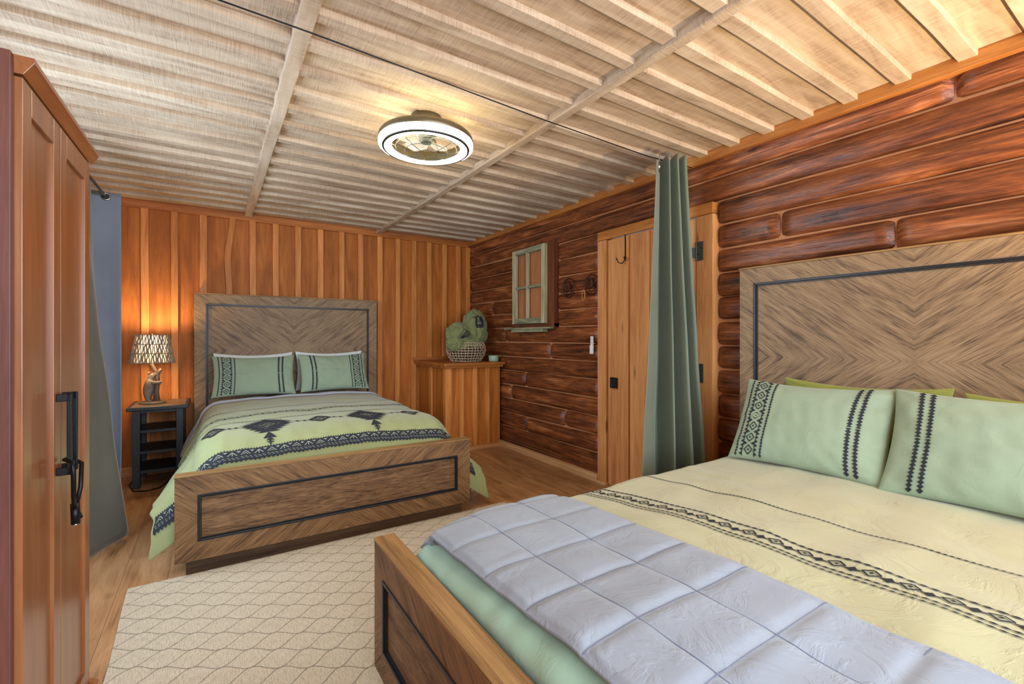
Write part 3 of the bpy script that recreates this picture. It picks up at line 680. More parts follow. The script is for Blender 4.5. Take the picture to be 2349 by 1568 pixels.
def comforter_embroidery(c, parent, full=True, line_y=1.13, band_y=0.84, line2_y=0.61, skew=0.0, W=None, med_y=0.405):
    sk = lambda u: skew * u
    E = Emb(lambda u, v, o: c.pt(u, v + 0.06 + sk(u), o + (0.0025 if full else 0.001)))
    def hx(y): return c.smaxat(y + 0.06) - 0.02
    for yy, w in ((line_y, 0.009 if not full else 0.016), (line2_y, 0.016)):
        if yy is not None: E.zig((-hx(yy), yy), (hx(yy), yy), w, 0.014 if not full else 0.022); E.done(parent, 'embroidered_line')
    if band_y is not None:
        h = hx(band_y); w = 0.075 if full else 0.085
        E.zig((-h, band_y + w / 2), (h, band_y + w / 2), 0.012 if not full else 0.008, 0.022)
        E.zig((-h, band_y - w / 2), (h, band_y - w / 2), 0.008, 0.018)
        if not full: E.zig((-h, band_y - w / 2 - 0.018), (h, band_y - w / 2 - 0.018), 0.007, 0.018)
        n = int(2 * h / 0.075)
        for i in range(n):
            u = -h + (i + 0.5) * 2 * h / n
            E.ring((u, band_y), 0.020, 0.020, 0.0055); E.dia((u, band_y), 0.006, 0.006)
            E.dia((u + h / n, band_y - 0.008), 0.012, 0.016); E.bar((u + h / n - 0.018, band_y - 0.008), (u + h / n + 0.018, band_y - 0.008), 0.006)
        E.done(parent, 'embroidered_band')
    if full:
        my = med_y
        for cx in (-0.386, 0.227, 0.84):
            cc = (cx, my); a, b = 0.105, 0.150
            for A, B, wd in ((0.096, 0.136, 0.026), (0.062, 0.088, 0.019), (0.032, 0.046, 0.012)): E.ring(cc, A, B, wd)
            E.dia(cc, 0.014, 0.018)
            E.dia((cx, my - 0.115), 0.020, 0.016)
            for sx in (-1, 1):
                for sy in (-1, 1):
                    for k in range(5):
                        t = (k + 0.5) / 5; p = (cx + sx * a * (1 - t), my + sy * b * t); q = (p[0] + sx * 0.052, p[1] + sy * 0.016)
                        E.tri((p[0] - sx * 0.012, p[1] + sy * 0.018), (p[0] + sx * 0.008, p[1] - sy * 0.018), q)
            E.tri((cx - 0.034, my - 0.235), (cx + 0.034, my - 0.235), (cx, my - 0.155), n=3)
            E.tri((cx - 0.022, my - 0.265), (cx + 0.022, my - 0.265), (cx, my - 0.232), n=2)
            E.bar((cx, my - 0.265), (cx, my - 0.318), 0.008, seg=6); E.dia((cx, my - 0.285), 0.022, 0.010)
            E.tri((cx - 0.026, my + 0.185), (cx + 0.026, my + 0.185), (cx, my + 0.14)); E.dia((cx, my + 0.18), 0.04, 0.012); E.done(parent, 'medallion')
        for cx in (-0.67, -0.078, 0.53):
            E.ring((cx, my), 0.060, 0.082, 0.019); E.ring((cx, my), 0.031, 0.042, 0.010); E.dia((cx, my), 0.011, 0.014); E.done(parent, 'small_medallion')
        for p, q in ((-0.605, -0.53), (-0.24, -0.145), (-0.015, 0.075), (0.375, 0.465), (0.595, 0.69)):
            E.bar((p, my), (q, my), 0.008)
            for t in (0.3, 0.75):
                u = lerp(p, q, t); E.dia((u, my), 0.018, 0.011); E.dia((u, my), 0.009, 0.022)
            E.done(parent, 'embroidered_chain')
        # broad border near the foot
        def B(u, r): return (u, r)
        H = 1.0
        t1, t0 = 0.075, -0.04
        h = c.smaxat(0.1) - 0.015
        def row(a0, a1): 
            n = int(2 * h / 0.02)
            for i in range(n):
                u0 = -h + 2 * h * i / n; u1 = -h + 2 * h * (i + 1) / n
                for q in range(8): E.poly([(u0, lerp(a0, a1, q / 8)), (u1, lerp(a0, a1, q / 8)), (u1, lerp(a0, a1, (q + 1) / 8)), (u0, lerp(a0, a1, (q + 1) / 8))])
        row(t0, t1); E.teeth((-h, t1), (h, t1), 0.014, 0.014, 0.6); E.teeth((h, t0), (-h, t0), 0.016, 0.022, 0.9)
        n = int(2 * h / 0.062)
        for i in range(n):
            u = -h + (i + 0.5) * 2 * h / n; z1 = t1 - 0.018; z0 = t1 - 0.055
            E.bar((u - 0.022, z0), (u, z1), 0.0045, True); E.bar((u, z1), (u + 0.022, z0), 0.0045, True)
            if i % 2: E.bar((u, z0), (u, z1), 0.004, True)
            else:
                E.bar((u - 0.010, z0), (u, z0 + 0.016), 0.004, True); E.bar((u, z0 + 0.016), (u + 0.010, z0), 0.004, True)
            E.poly([(u + 0.020, z1 + 0.004), (u + 0.042, z1 + 0.004), (u + 0.031, z1 - 0.012)], True)
            for k in range(3): E.bar((u - 0.024 + k * 0.02, t0 + 0.038), (u - 0.012 + k * 0.02, t0 + 0.038), 0.004, True)
            for k in range(3): E.bar((u - 0.018 + k * 0.02, t0 + 0.024), (u - 0.006 + k * 0.02, t0 + 0.024), 0.004, True)
        E.done(parent, 'embroidered_border')

def pillow(name, w, h, T, loc, rot, mat, label, cat='pillow', group=None, band=None, seed=1, bulge=1.0):
    root = empty(name, loc, 0, label, cat, group); root.rotation_euler = rot
    def f(u, v, side, off=0.0):
        du = 1 - u * u; dv = 1 - v * v
        th = T * (max(0.0, du) ** 0.42) * (max(0.0, dv) ** 0.42)
        x = w / 2 * u * (1 - 0.055 * dv); z = h / 2 + h / 2 * v * (1 - 0.075 * du)
        z -= 0.012 * du * (1 if v > 0 else 0)
        wr = 0.006 * nz(u * 3.2, v * 2.4, seed) + 0.004 * nz(u * 7 + v * 3, v * 5, seed + 3) + 0.004 * math.sin(u * 30 + 2 * v + seed) * (1 - abs(v)) * 0.25
        cr = 0.010 * math.exp(-((abs(u) - 0.86) / 0.10) ** 2) * nz(v * 6 * 2, u * 3, seed + 8)
        wr = (wr + cr) * min(1, th / (0.4 * T))
        y = -side * (th + wr + off)
        return Vector((x, y, z))
    us = [math.sin(a) for a in frange(-PI / 2, PI / 2, 61)]; vs = [math.sin(a) for a in frange(-PI / 2, PI / 2, 41)]
    m = MB(); m.grid(lambda u, v: f(u, v, 1), us, vs); m.grid(lambda u, v: f(u, v, -0.75), us, vs)
    o = m.build('pillow_case', mat, root, smooth=True)
    bm = bmesh.new(); bm.from_mesh(o.data); bmesh.ops.remove_doubles(bm, verts=bm.verts, dist=0.0005); bmesh.ops.recalc_face_normals(bm, faces=bm.faces); bm.to_mesh(o.data); bm.free()
    if band:
        E = Emb(lambda a, b, off: f(max(-0.995, min(0.995, a / (w / 2))), max(-0.995, min(0.995, b / (h / 2) - 1)), 1, off + 0.0015))
        sg = 1 if band == 'left' else -1
        H0, H1 = 0.008, h - 0.008
        bx = sg * (-w / 2 + 0.105)     # centre of the broad band
        for dx, wd in ((-0.062, 0.012), (0.062, 0.012)): E.zig((bx + dx, H0), (bx + dx, H1), wd, 0.0145)
        for dx in (-0.030, 0.030): E.bar((bx + dx, H0), (bx + dx, H1), 0.003)
        E.teeth((bx - 0.030, H0), (bx - 0.030, H1), 0.015, 0.020, 0.95); E.teeth((bx + 0.030, H1), (bx + 0.030, H0), 0.015, 0.020, 0.95)
        lozenge_band(E, (H0, bx), (H1, bx), 0.060, 0.060, True)
        E.done(root, 'embroidered_band')
        ex = sg * (w / 2 - 0.115)
        for dx in (-0.017, 0.017): E.zig((ex + dx, H0), (ex + dx, H1), 0.021, 0.015)
        E.done(root, 'embroidered_stripe')
    return root

# far bed against the board wall
RF = -0.008
far = make_bed((0.660, 2.800, 0), RF, 'oak bed with tall panelled headboard standing against the vertical board wall')
fo = (0.660, 2.800, 0)
make_mattress(fo, RF, 0.62, 'mattress hidden under the green comforter of the bed at the board wall')
c1 = Cloth(0.672, 3.0, bulge=(0.12, 0.24), hl=(0.26, 0.25), footdrop=0.13, cd=0.31, out=0.66, rx=0.12)
cf = empty('comforter', fo, RF, 'sage green comforter with dark diamond embroidery spread over the bed at the board wall', 'comforter', None)
c1.mesh(-0.13, 1.745, 'comforter_top', 'sage', cf)
comforter_embroidery(c1, cf)
c1.mesh(1.725, 1.79, 'turned_edge', 'lining_shaded', cf, off=0.008, nT=8, solid=0.012, hmul=0.95)['label'] = 'underside at the folded head edge with its shade painted in as taupe'
c1.mesh(1.78, 1.87, 'lining', 'lining', cf, off=0.016, nT=10, solid=0.014, hmul=1.25)['label'] = 'grey blue lining showing at the head edge'
lf = MB()
def lff(t, v):
    wd_ = 0.25 + 0.9 * sst(0.95, 1.8, t); h = c1.arc + c1.W + c1.hang(t, 1) * lerp(0.35, 1.05, v)
    p = c1.pt(-h, t, -0.012); return p + Vector((-0.02 * v * wd_, 0.01 * math.sin(t * 40) * v, -0.06 * v * wd_))
lf.grid(lff, frange(1.05, 1.93, 40), frange(0, 1, 14)); lf.build('lining_fold', 'lining', cf, smooth=True, solid=0.01, recalc=False)['label'] = 'grey blue underside turned out along the left edge'
tl = math.radians(-23)
pillow('pillow', 0.66, 0.385, 0.070, (0.315, 4.67, 0.684), (tl, 0, math.radians(-2)), 'sage_pillow', 'green embroidered pillow on the far bed with its wide band at the left end', 'pillow', 'embroidered pillows', 'left', 1)
pillow('pillow', 0.64, 0.385, 0.072, (1.005, 4.67, 0.690), (tl, 0, math.radians(2)), 'sage_pillow', 'green embroidered pillow on the far bed with its wide band at the right end', 'pillow', 'embroidered pillows', 'right', 2)
pillow('pillow', 0.65, 0.385, 0.055, (0.325, 4.905, 0.680), (math.radians(-3), 0, 0), 'white_case', 'plain white pillow behind the left embroidered pillow at the board wall', 'pillow', 'plain pillows behind', None, 3)
pillow('pillow', 0.64, 0.385, 0.055, (0.995, 4.905, 0.685), (math.radians(-3), 0, 0), 'white_case', 'plain white pillow behind the right embroidered pillow at the board wall', 'pillow', 'plain pillows behind', None, 4)

# near bed against the log wall (its local +x points to world -y)
ZL = 0.0095
RN = -PI / 2; no = (0.460, 0.742, ZL)
near = make_bed(no, RN, 'oak bed in the foreground with its tall headboard against the log wall')
make_mattress(no, RN, 0.57, 'mattress hidden under the foreground comforter')
c2 = Cloth(0.585, 11.0, wr=1.15, bulge=(0.06, 0.16), footdrop=0.08, hl=(0.16, 0.22), W=0.62, r=0.15)
nf = empty('comforter', no, RN, 'pale sage comforter with thin dark embroidered lines on the foreground bed', 'comforter')
c2.mesh(-0.05, 2.10, 'comforter_top', 'sage_near', nf, nT=220)
comforter_embroidery(c2, nf, full=False, line_y=1.235, band_y=0.925, line2_y=None, skew=0.10)
c2.mesh(-0.05, 0.52, 'foot_cool_tint', 'mint', nf, off=0.004, nT=60, solid=0.01, hmul=1.03)['label'] = 'strip of the comforter at the foot with cool daylight painted in as mint'  # same fabric at the foot, cool light painted as mint
# grey quilt folded across the foot
ql = empty('quilt', no, RN, 'light grey blue stitched quilt folded across the foot of the foreground bed', 'blanket')
QX = [-0.455 - 0.18 * 0 + 0.18 * i for i in range(-2, 9)]; QY = [0.285, 0.485]
def qf(s, t, off=0.0):
    y0 = 0.075 + 0.03 * sst(-0.7, 0.5, s) ; y1 = 0.70 + 0.03 * s
    yy = lerp(y0, y1, t)
    p = c2.pt(s, yy + 0.06 + (0.0), 0.004)
    p.y = lerp(p.y, max(p.y, yy), 1.0)
    # even out the drop at the foot
    p.z = lerp(p.z, c2.base(s, 0.48).z if abs(s) < 0.62 else p.z, 0.65)
    gx = (s + 0.455) / 0.18; gy = (yy - 0.285) / 0.20
    fx = abs(math.sin(gx * PI)); fy = abs(math.sin(gy * PI))
    pf = min(1.0, fx * 2.4) * min(1.0, fy * 2.4)
    e = min(1, t / 0.05) * min(1, (1 - t) / 0.035)
    wr = 0.004 * nz(s * 5, yy * 9, 5) 
    p.z += 0.010 + 0.011 * e * (0.35 + 0.65 * pf ** 0.6) + wr + off
    return p
ss = frange(-0.70, 1.02, 200)
m = MB(); m.grid(lambda s, t: qf(s, t), ss, frange(0, 1, 90))
m.build('quilt_top', 'quilt', ql, smooth=True, solid=0.016, recalc=False)
st = MB()
for gx in range(-1, 9):
    s0 = -0.455 + 0.18 * gx
    if s0 < 1.0: st.grid(lambda a, t: qf(s0 + a, t, 0.0012), (-0.0014, 0.0014), frange(0.01, 0.99, 60))
for gy in (0, 1):
    y0 = 0.285 + 0.20 * gy
    def tq(s): 
        a = 0.075 + 0.03 * sst(-0.7, 0.5, s); b = 0.70 + 0.03 * s
        return (y0 - a) / (b - a)
    st.grid(lambda a, s: qf(s, tq(s) + a, 0.0012), (-0.002, 0.002), frange(-0.69, 1.0, 160))
st.build('stitching', 'quilt_stitch', ql, recalc=False)['label'] = 'darker stitched lines between the squares'

# world helper for the near bed: headboard front at X = 2.66
RP = lambda tilt, yaw=0: (math.radians(tilt), 0, RN + math.radians(yaw))
pillow('pillow', 0.655, 0.445, 0.080, (2.24, 1.040, 0.590), RP(-29, 3), 'sage_pillow', 'green embroidered pillow on the foreground bed nearest the hanging curtain', 'pillow', 'embroidered pillows', 'left', 5)
pillow('pillow', 0.70, 0.45, 0.082, (2.24, 0.385, 0.590), RP(-29, 2), 'sage_pillow', 'green embroidered pillow at the right edge of the photo on the foreground bed', 'pillow', 'embroidered pillows', 'right', 6)
pillow('pillow', 0.68, 0.40, 0.040, (2.575, 0.93, 0.590), RP(-3, 0), 'olive', 'plain olive pillow leaning on the log wall headboard behind the pillow nearest the curtain', 'pillow', 'plain pillows behind', None, 7)
pillow('pillow', 0.68, 0.385, 0.040, (2.575, 0.22, 0.590), RP(-3, 0), 'olive', 'plain olive pillow behind the rightmost embroidered pillow of the foreground bed', 'pillow', 'plain pillows behind', None, 8)

# rug
rg = MB(); N = 60
def rf(x, y):
    x = x - 0.022 * sst(2.1, 2.83, y) * sst(0.3, -0.32, x); return (x, y, 0.008 + 0.0015 * nz(x * 3, y * 3, 2))
rg.grid(rf, frange(-0.318, 1.775, N), [0.40 + 2.425 * i / 60 for i in range(61)])
ro = rg.build('area_rug', 'rug', solid=0.0075, recalc=False); tag(ro, 'cream area rug with thin grey wavy ogee lines on the plank floor between the beds', 'rug')

# ------------------------------------------------------------------ wardrobe
WA = math.radians(-0.8)
wd = empty('wardrobe', (-0.345, 2.05, 0), WA, 'tall cherry wood wardrobe with two panelled doors at the left edge', 'wardrobe')
WZT = 1.778; WYL = -0.612
m = MB(); m.box(-0.50, -0.012, WYL - 0.02, WYL, 0.0, 1.822); m.box(-0.50, -0.025, -0.02, 0.0, 0.0, 1.80); m.box(-0.50, -0.49, WYL, -0.02, 0, 1.80); m.box(-0.49, -0.03, WYL, -0.02, 1.775, 1.80); m.box(-0.49, -0.03, WYL, -0.02, 0.03, 0.06)
m.build('carcass', 'cherry_side', wd, bevel=0.002)['label'] = 'darker reddish side panels'
def wdoor(y0, y1):
    d = MB(); w = 0.058; z0, z1 = 0.062, WZT
    for a, b, c, e in ((y0, y0 + w, z0, z1), (y1 - w, y1, z0, z1), (y0 + w, y1 - w, z0, z0 + w), (y0 + w, y1 - w, z1 - w * 1.15, z1)): d.box(-0.020, 0.0, a, b, c, e)
    o = d.build('door', 'cherry', wd, bevel=0.0015)
    MB().box(-0.018, -0.008, y0 + w, y1 - w, z0 + w, z1 - w * 1.15).build('door_panel', 'cherry', o)
    return o
d1 = wdoor(WYL + 0.005, -0.3245); d2 = wdoor(-0.3215, -0.002)
cn = MB(); pr = [(-0.03, 1.783), (0.002, 1.783), (0.020, 1.812), (0.020, 1.824), (-0.03, 1.824)]
cn.prism(pr, WYL + 0.001, 0.018, lambda p, q, a: (p, a, q))
cn.build('cornice', 'cherry_y', wd, bevel=0.0012)
MB().box(-0.50, -0.03, WYL, 0.010, 1.80, 1.818).build('top_board', 'cherry_side', wd)
bs = MB(); bs.prism([(-0.02, 0.0), (0.022, 0.0), (0.022, 0.045), (0.003, 0.058), (-0.02, 0.058)], WYL - 0.018, 0.014, lambda p, q, a: (p, a, q)); bs.build('base_moulding', 'cherry_y', wd, bevel=0.0012)
for d, yy in ((d1, -0.362), (d2, -0.305)):
    h = MB(); z0, z1 = 0.832, 1.050
    h.box(0.0, 0.030, yy - 0.006, yy + 0.006, z1 - 0.020, z1); h.box(0.0, 0.030, yy - 0.006, yy + 0.006, z0, z0 + 0.020); h.box(0.021, 0.031, yy - 0.006, yy + 0.006, z0, z1)
    h.build('handle', 'black', d, bevel=0.0015)['label'] = 'black square bar handle'
# black strap lock looped over the handles
def W(x, y, z): return (-0.345 + x * math.cos(WA) - y * math.sin(WA), 2.05 + x * math.sin(WA) + y * math.cos(WA), z)
lockr = empty('handle_lock', W(0.03, -0.33, 0.69), 0, 'black strap lock looped through the two wardrobe handles', 'lock')
m = MB(); b = Vector(W(0.03, -0.33, 0.69))
loop = [W(0.030, -0.335, 0.725), W(0.036, -0.372, 0.775), W(0.038, -0.384, 0.84), W(0.036, -0.380, 0.868), W(0.016, -0.360, 0.873), W(0.010, -0.335, 0.868), W(0.016, -0.308, 0.868), W(0.036, -0.290, 0.845), W(0.036, -0.300, 0.78), W(0.030, -0.325, 0.725)]
m.tube([Vector(p) - b for p in loop], 0.0055, 8); m.build('strap', 'black', lockr, smooth=True)
m = MB(); m.tube([Vector(W(0.031, -0.334, 0.745)) - b, Vector(W(0.034, -0.342, 0.690)) - b], 0.010, 12); m.build('lock_body', 'black', lockr, smooth=True)
m = MB(); m.tube([Vector(W(0.034, -0.3422, 0.6895)) - b, Vector(W(0.0342, -0.3426, 0.6880)) - b], 0.0075, 12); m.build('keyway', 'chrome', lockr)
m = MB(); m.tube([Vector(W(0.032, -0.325, 0.725)) - b, Vector(W(0.036, -0.300, 0.695)) - b], 0.0055, 8); m.build('key', 'black', lockr)

# ------------------------------------------------------------------ nightstand + bear lamp
ns = empty('nightstand', (-0.37, 4.875, 0), 0, 'worn black open-shelf nightstand in the corner left of the far bed', 'nightstand')
tp = MB().box(-0.20, 0.20, -0.245, 0.245, 0.622, 0.652).build('tabletop', 'paint_black', ns, bevel=0.006)
for i in range(6): MB().box(-0.175, 0.175, -0.225 + i * 0.0755, -0.155 + i * 0.0755, 0.650, 0.655).build('top_slat', 'ns_top', tp, bevel=0.002)
for sx in (-1, 1):
    for sy in (-1, 1):
        MB().box(*sorted((sx * 0.115, sx * 0.165)), *sorted((sy * 0.165, sy * 0.215)), 0, 0.622).build('leg', 'paint_black', ns, bevel=0.003)
MB().box(-0.115, 0.115, -0.205, -0.185, 0.602, 0.622).build('apron', 'paint_black', ns)
for zz in (0.440, 0.272, 0.118): MB().box(-0.15, 0.15, -0.20, 0.20, zz, zz + 0.022).build('shelf', 'paint_black', ns, bevel=0.002)
for sx in (-1, 1): MB().box(*sorted((sx * 0.145, sx * 0.155)), -0.165, 0.165, 0.08, 0.62).build('side_panel', 'paint_black', ns)
tag(MB().tube([(-0.56, 5.05, 0.006), (-0.57, 4.80, 0.006), (-0.52, 4.60, 0.006), (-0.44, 4.56, 0.006), (-0.36, 4.60, 0.006), (-0.30, 4.80, 0.006)], 0.005, 6).build('power_cord', 'black', smooth=True), 'black cord curving on the floor around the nightstand foot', 'cord')

def skin(name, verts, edges, radii, mat, parent, sub=2):
    me = bpy.data.meshes.new(name); me.from_pydata(verts, edges, []); me.update()
    o = bpy.data.objects.new(name, me); COL.objects.link(o); me.materials.append(M[mat]); o.parent = parent
    sk = o.modifiers.new('skin', 'SKIN'); sk.use_smooth_shade = True
    lay = me.skin_vertices[0] if me.skin_vertices else None
    if lay is None:
        bm = bmesh.new(); bm.from_mesh(me); bm.verts.layers.skin.verify(); bm.to_mesh(me); bm.free(); lay = me.skin_vertices[0]
    for i, r in enumerate(radii):
        r = r if isinstance(r, tuple) else (r, r); lay.data[i].radius = r; lay.data[i].use_root = (i == 0)
    sb = o.modifiers.new('sub', 'SUBSURF'); sb.levels = sub; sb.render_levels = sub
    return o
def make_lamp(loc, rz, label, group='bear table lamps'):
    L = empty('bear_lamp', loc, rz, label, 'lamp', group)
    MB().lathe([(0.0, 0), (0.088, 0), (0.092, 0.006), (0.085, 0.014), (0.06, 0.02), (0.0, 0.022)], 28, cap=False).build('lamp_base', 'bearwood', L, smooth=True)
    # trunk on the right, forked near the top
    tr = MB(); tr.tube([(0.030, 0, 0.015), (0.026, 0, 0.09), (0.036, 0, 0.17), (0.034, 0.0, 0.24), (0.012, 0, 0.29), (-0.008, 0, 0.34), (0, 0, 0.39)], [0.026, 0.018, 0.017, 0.016, 0.013, 0.011, 0.006], 10)
    tr.tube([(0.034, 0, 0.23), (0.046, -0.004, 0.265), (0.060, -0.006, 0.285)], [0.014, 0.011, 0.011], 8); tr.build('trunk', 'bearwood', L, smooth=True)
    # bear body, hugging the trunk: pelvis root, belly, chest, neck, head, legs, arms
    V = [(-0.022, 0, 0.085), (-0.026, 0, 0.125), (-0.022, -0.002, 0.165), (-0.014, -0.002, 0.200), (-0.002, -0.002, 0.228), (0.022, -0.004, 0.246), (0.042, -0.004, 0.250),
         (-0.026, -0.030, 0.052), (-0.024, -0.034, 0.026), (-0.002, -0.036, 0.020),
         (-0.026, 0.030, 0.052), (-0.024, 0.034, 0.026), (-0.002, 0.036, 0.020),
         (-0.004, -0.036, 0.178), (0.024, -0.038, 0.170), (0.052, -0.020, 0.176), (0.060, -0.006, 0.176),
         (-0.004, 0.036, 0.178), (0.024, 0.038, 0.162), (0.052, 0.020, 0.158)]
    Ed = [(0, 1), (1, 2), (2, 3), (3, 4), (4, 5), (5, 6), (0, 7), (7, 8), (8, 9), (0, 10), (10, 11), (11, 12), (2, 13), (13, 14), (14, 15), (15, 16), (2, 17), (17, 18), (18, 19)]
    R = [0.040, 0.046, 0.040, 0.027, 0.028, 0.016, 0.009, 0.024, 0.018, 0.014, 0.024, 0.018, 0.014, 0.019, 0.015, 0.014, 0.012, 0.019, 0.015, 0.013]
    b = skin('bear', V, Ed, R, 'bear', L)
    for sy in (-1, 1): MB().ball((-0.022, sy * 0.022, 0.254), 0.011, (0.7, 1, 1), 10, 8).build('ear', 'bear', b, smooth=True)
    MB().ball((0.047, -0.004, 0.253), 0.006, (1, 1, 0.8), 8, 6).build('nose', 'black', b, smooth=True)
    for sy in (-1, 1): MB().ball((0.012, sy * 0.020 - 0.004, 0.250), 0.0035, (1, 1, 1), 8, 6).build('eye', 'black', b, smooth=True)
    # shade: liner plus three woven tiers of twigs
    z0, z1, r0, r1 = 0.342, 0.570, 0.146, 0.107
    sh = MB().lathe([(r0 - 0.006, z0), (r1 - 0.006, z1)], 40, cap=False).build('shade', 'liner', L, smooth=True)
    tw = MB()
    for tier in range(3):
        a0, a1 = tier / 3, (tier + 1) / 3; n = 62
        for i in range(n):
            an = 2 * PI * i / n + tier * 0.05; za = lerp(z0, z1, a0) - 0.004; zb = lerp(z0, z1, a1) + 0.003
            pts = []
            for q in range(4):
                t = q / 3; zz = lerp(za, zb, t); rr = lerp(r0, r1, (zz - z0) / (z1 - z0)) + 0.002 * math.sin(i * 7.1 + q * 2.3) + 0.003
                aa = an + 0.03 * math.sin(i * 3.7 + q * 1.9); pts.append((rr * math.cos(aa), rr * math.sin(aa), zz))
            tw.tube(pts, 0.0046 + 0.0012 * math.sin(i * 5.3 + tier), 5)
        zz = lerp(z0, z1, a0); rr = lerp(r0, r1, a0) + 0.006
        tw.tube([(rr * math.cos(2 * PI * j / 40), rr * math.sin(2 * PI * j / 40), zz) for j in range(40)], 0.0025, 5, closed=True)
    tw.tube([((r1 + 0.004) * math.cos(2 * PI * j / 40), (r1 + 0.004) * math.sin(2 * PI * j / 40), z1) for j in range(40)], 0.003, 5, closed=True)
    tw.build('twigs', 'twig', sh)['label'] = 'grey twigs woven around the shade'
    hp = MB()
    for k in range(3): hp.tube([(0, 0, z1 - 0.02), (r1 * math.cos(k * 2.09), r1 * math.sin(k * 2.09), z1 - 0.006)], 0.002, 6)
    hp.tube([(0, 0, 0.54), (0, 0, 0.585)], 0.004, 6); hp.build('harp', 'chrome', L); MB().lathe([(0.0, 0.385), (0.012, 0.385), (0.012, 0.44), (0.0, 0.44)], 12, cap=False).build('socket', 'chrome', L)
    MB().ball((0, 0, 0.475), 0.030, (1, 1, 1.25), 16, 12).build('bulb', 'bulb', L, smooth=True)
    d = bpy.data.lights.new('bulb_light', 'POINT'); d.energy = 13; d.color = (1.0, 0.72, 0.40); d.shadow_soft_size = 0.035
    o = bpy.data.objects.new('bulb_light', d); COL.objects.link(o); o.parent = L; o.location = (0, 0, 0.53)
    return L
lampA = make_lamp((-0.425, 4.85, 0.655), 0, 'lit bear table lamp with twig shade on the black nightstand beside the far bed')

# ------------------------------------------------------------------ ceiling fan light
FC = Vector((0.957, 2.305, 0.0)); FZ = 2.215
fan = empty('ceiling_fan_light', (FC.x, FC.y, FZ), 0.3, 'round low-profile ceiling fan with a glowing ring light and wire cage', 'ceiling fan'); fan.scale = (1.03, 1.03, 1.03)
MB().lathe([(0.2255, -0.001), (0.237, 0.003), (0.241, 0.008), (0.241, 0.027)], 72, cap=False).build('light_ring', 'glow', fan, smooth=True)['label'] = 'outer glowing strip'
MB().lathe([(0.176, 0.006), (0.179, -0.004), (0.195, -0.009), (0.208, -0.004), (0.210, 0.001)], 72, cap=False).build('light_ring', 'glow', fan, smooth=True)['label'] = 'broad glowing ring facing down'
MB().lathe([(0.210, -0.001), (0.212, -0.008), (0.223, -0.006), (0.225, 0.0)], 72, cap=False).build('ring_lip', 'inlay', fan)
MB().lathe([(0.241, 0.027), (0.244, 0.030), (0.240, 0.052), (0.232, 0.062), (0.222, 0.063), (0.220, 0.054)], 72, cap=False).lathe([(0.187, 0.054), (0.184, 0.060), (0.177, 0.055), (0.176, 0.006)], 72, cap=False).lathe([(0.221, 0.052), (0.186, 0.052)], 72, cap=False).build('housing', 'bronze', fan, smooth=True)
cz = (ZC - 0.024 - FZ) / 1.03
MB().lathe([(0.0, 0.088), (0.072, 0.088), (0.079, 0.095), (0.079, cz), (0.0, cz)], 32, cap=False).build('canopy', 'bronze', fan, smooth=True)
for k in range(4):
    a = k * PI / 2 + 0.5; MB().tube([(0.07 * math.cos(a), 0.07 * math.sin(a), 0.115), (0.14 * math.cos(a), 0.14 * math.sin(a), 0.085), (0.18 * math.cos(a), 0.18 * math.sin(a), 0.056)], 0.006, 8).build('bracket_arm', 'bronze', fan, smooth=True)
MB().lathe([(0.0, 0.02), (0.022, 0.02), (0.034, 0.028), (0.038, 0.05), (0.030, 0.07), (0.024, 0.09), (0.0, 0.09)], 28, cap=False).build('motor', 'hinge', fan, smooth=True)
for k in range(5):
    a0 = k * 2 * PI / 5; m = MB()
    def bl(t, w):
        r = lerp(0.04, 0.155, t); wd_ = 0.026 + 0.020 * math.sin(t * PI * 0.8); a = a0 + w * wd_ / r + 0.3 * t
        return (r * math.cos(a), r * math.sin(a), 0.045 + 0.012 * w * (1 - 0.4 * t))
    m.grid(bl, frange(0, 1, 10), frange(-1, 1, 6)); m.build('blade', 'acrylic', fan, smooth=True, solid=0.002, recalc=False)['label'] = 'clear plastic blade'
cg = MB()
def cz_(r): return -0.030 + 0.034 * (r / 0.172) ** 2.2
for r in (0.045, 0.108, 0.155): cg.tube([(r * math.cos(2 * PI * j / 48), r * math.sin(2 * PI * j / 48), cz_(r)) for j in range(48)], 0.0017, 6, closed=True)
for k in range(8):
    a = k * PI / 4 + 0.2; cg.tube([(r * math.cos(a), r * math.sin(a), cz_(r)) for r in frange(0.045, 0.173, 8)], 0.0017, 6)
cg.build('wire_cage', 'hinge', fan, smooth=True)
MB().lathe([(0.219, 0.0545), (0.188, 0.0545)], 72, cap=False).build('top_light_ring', 'glow_up', fan, smooth=True)['label'] = 'glowing ring facing the ceiling'

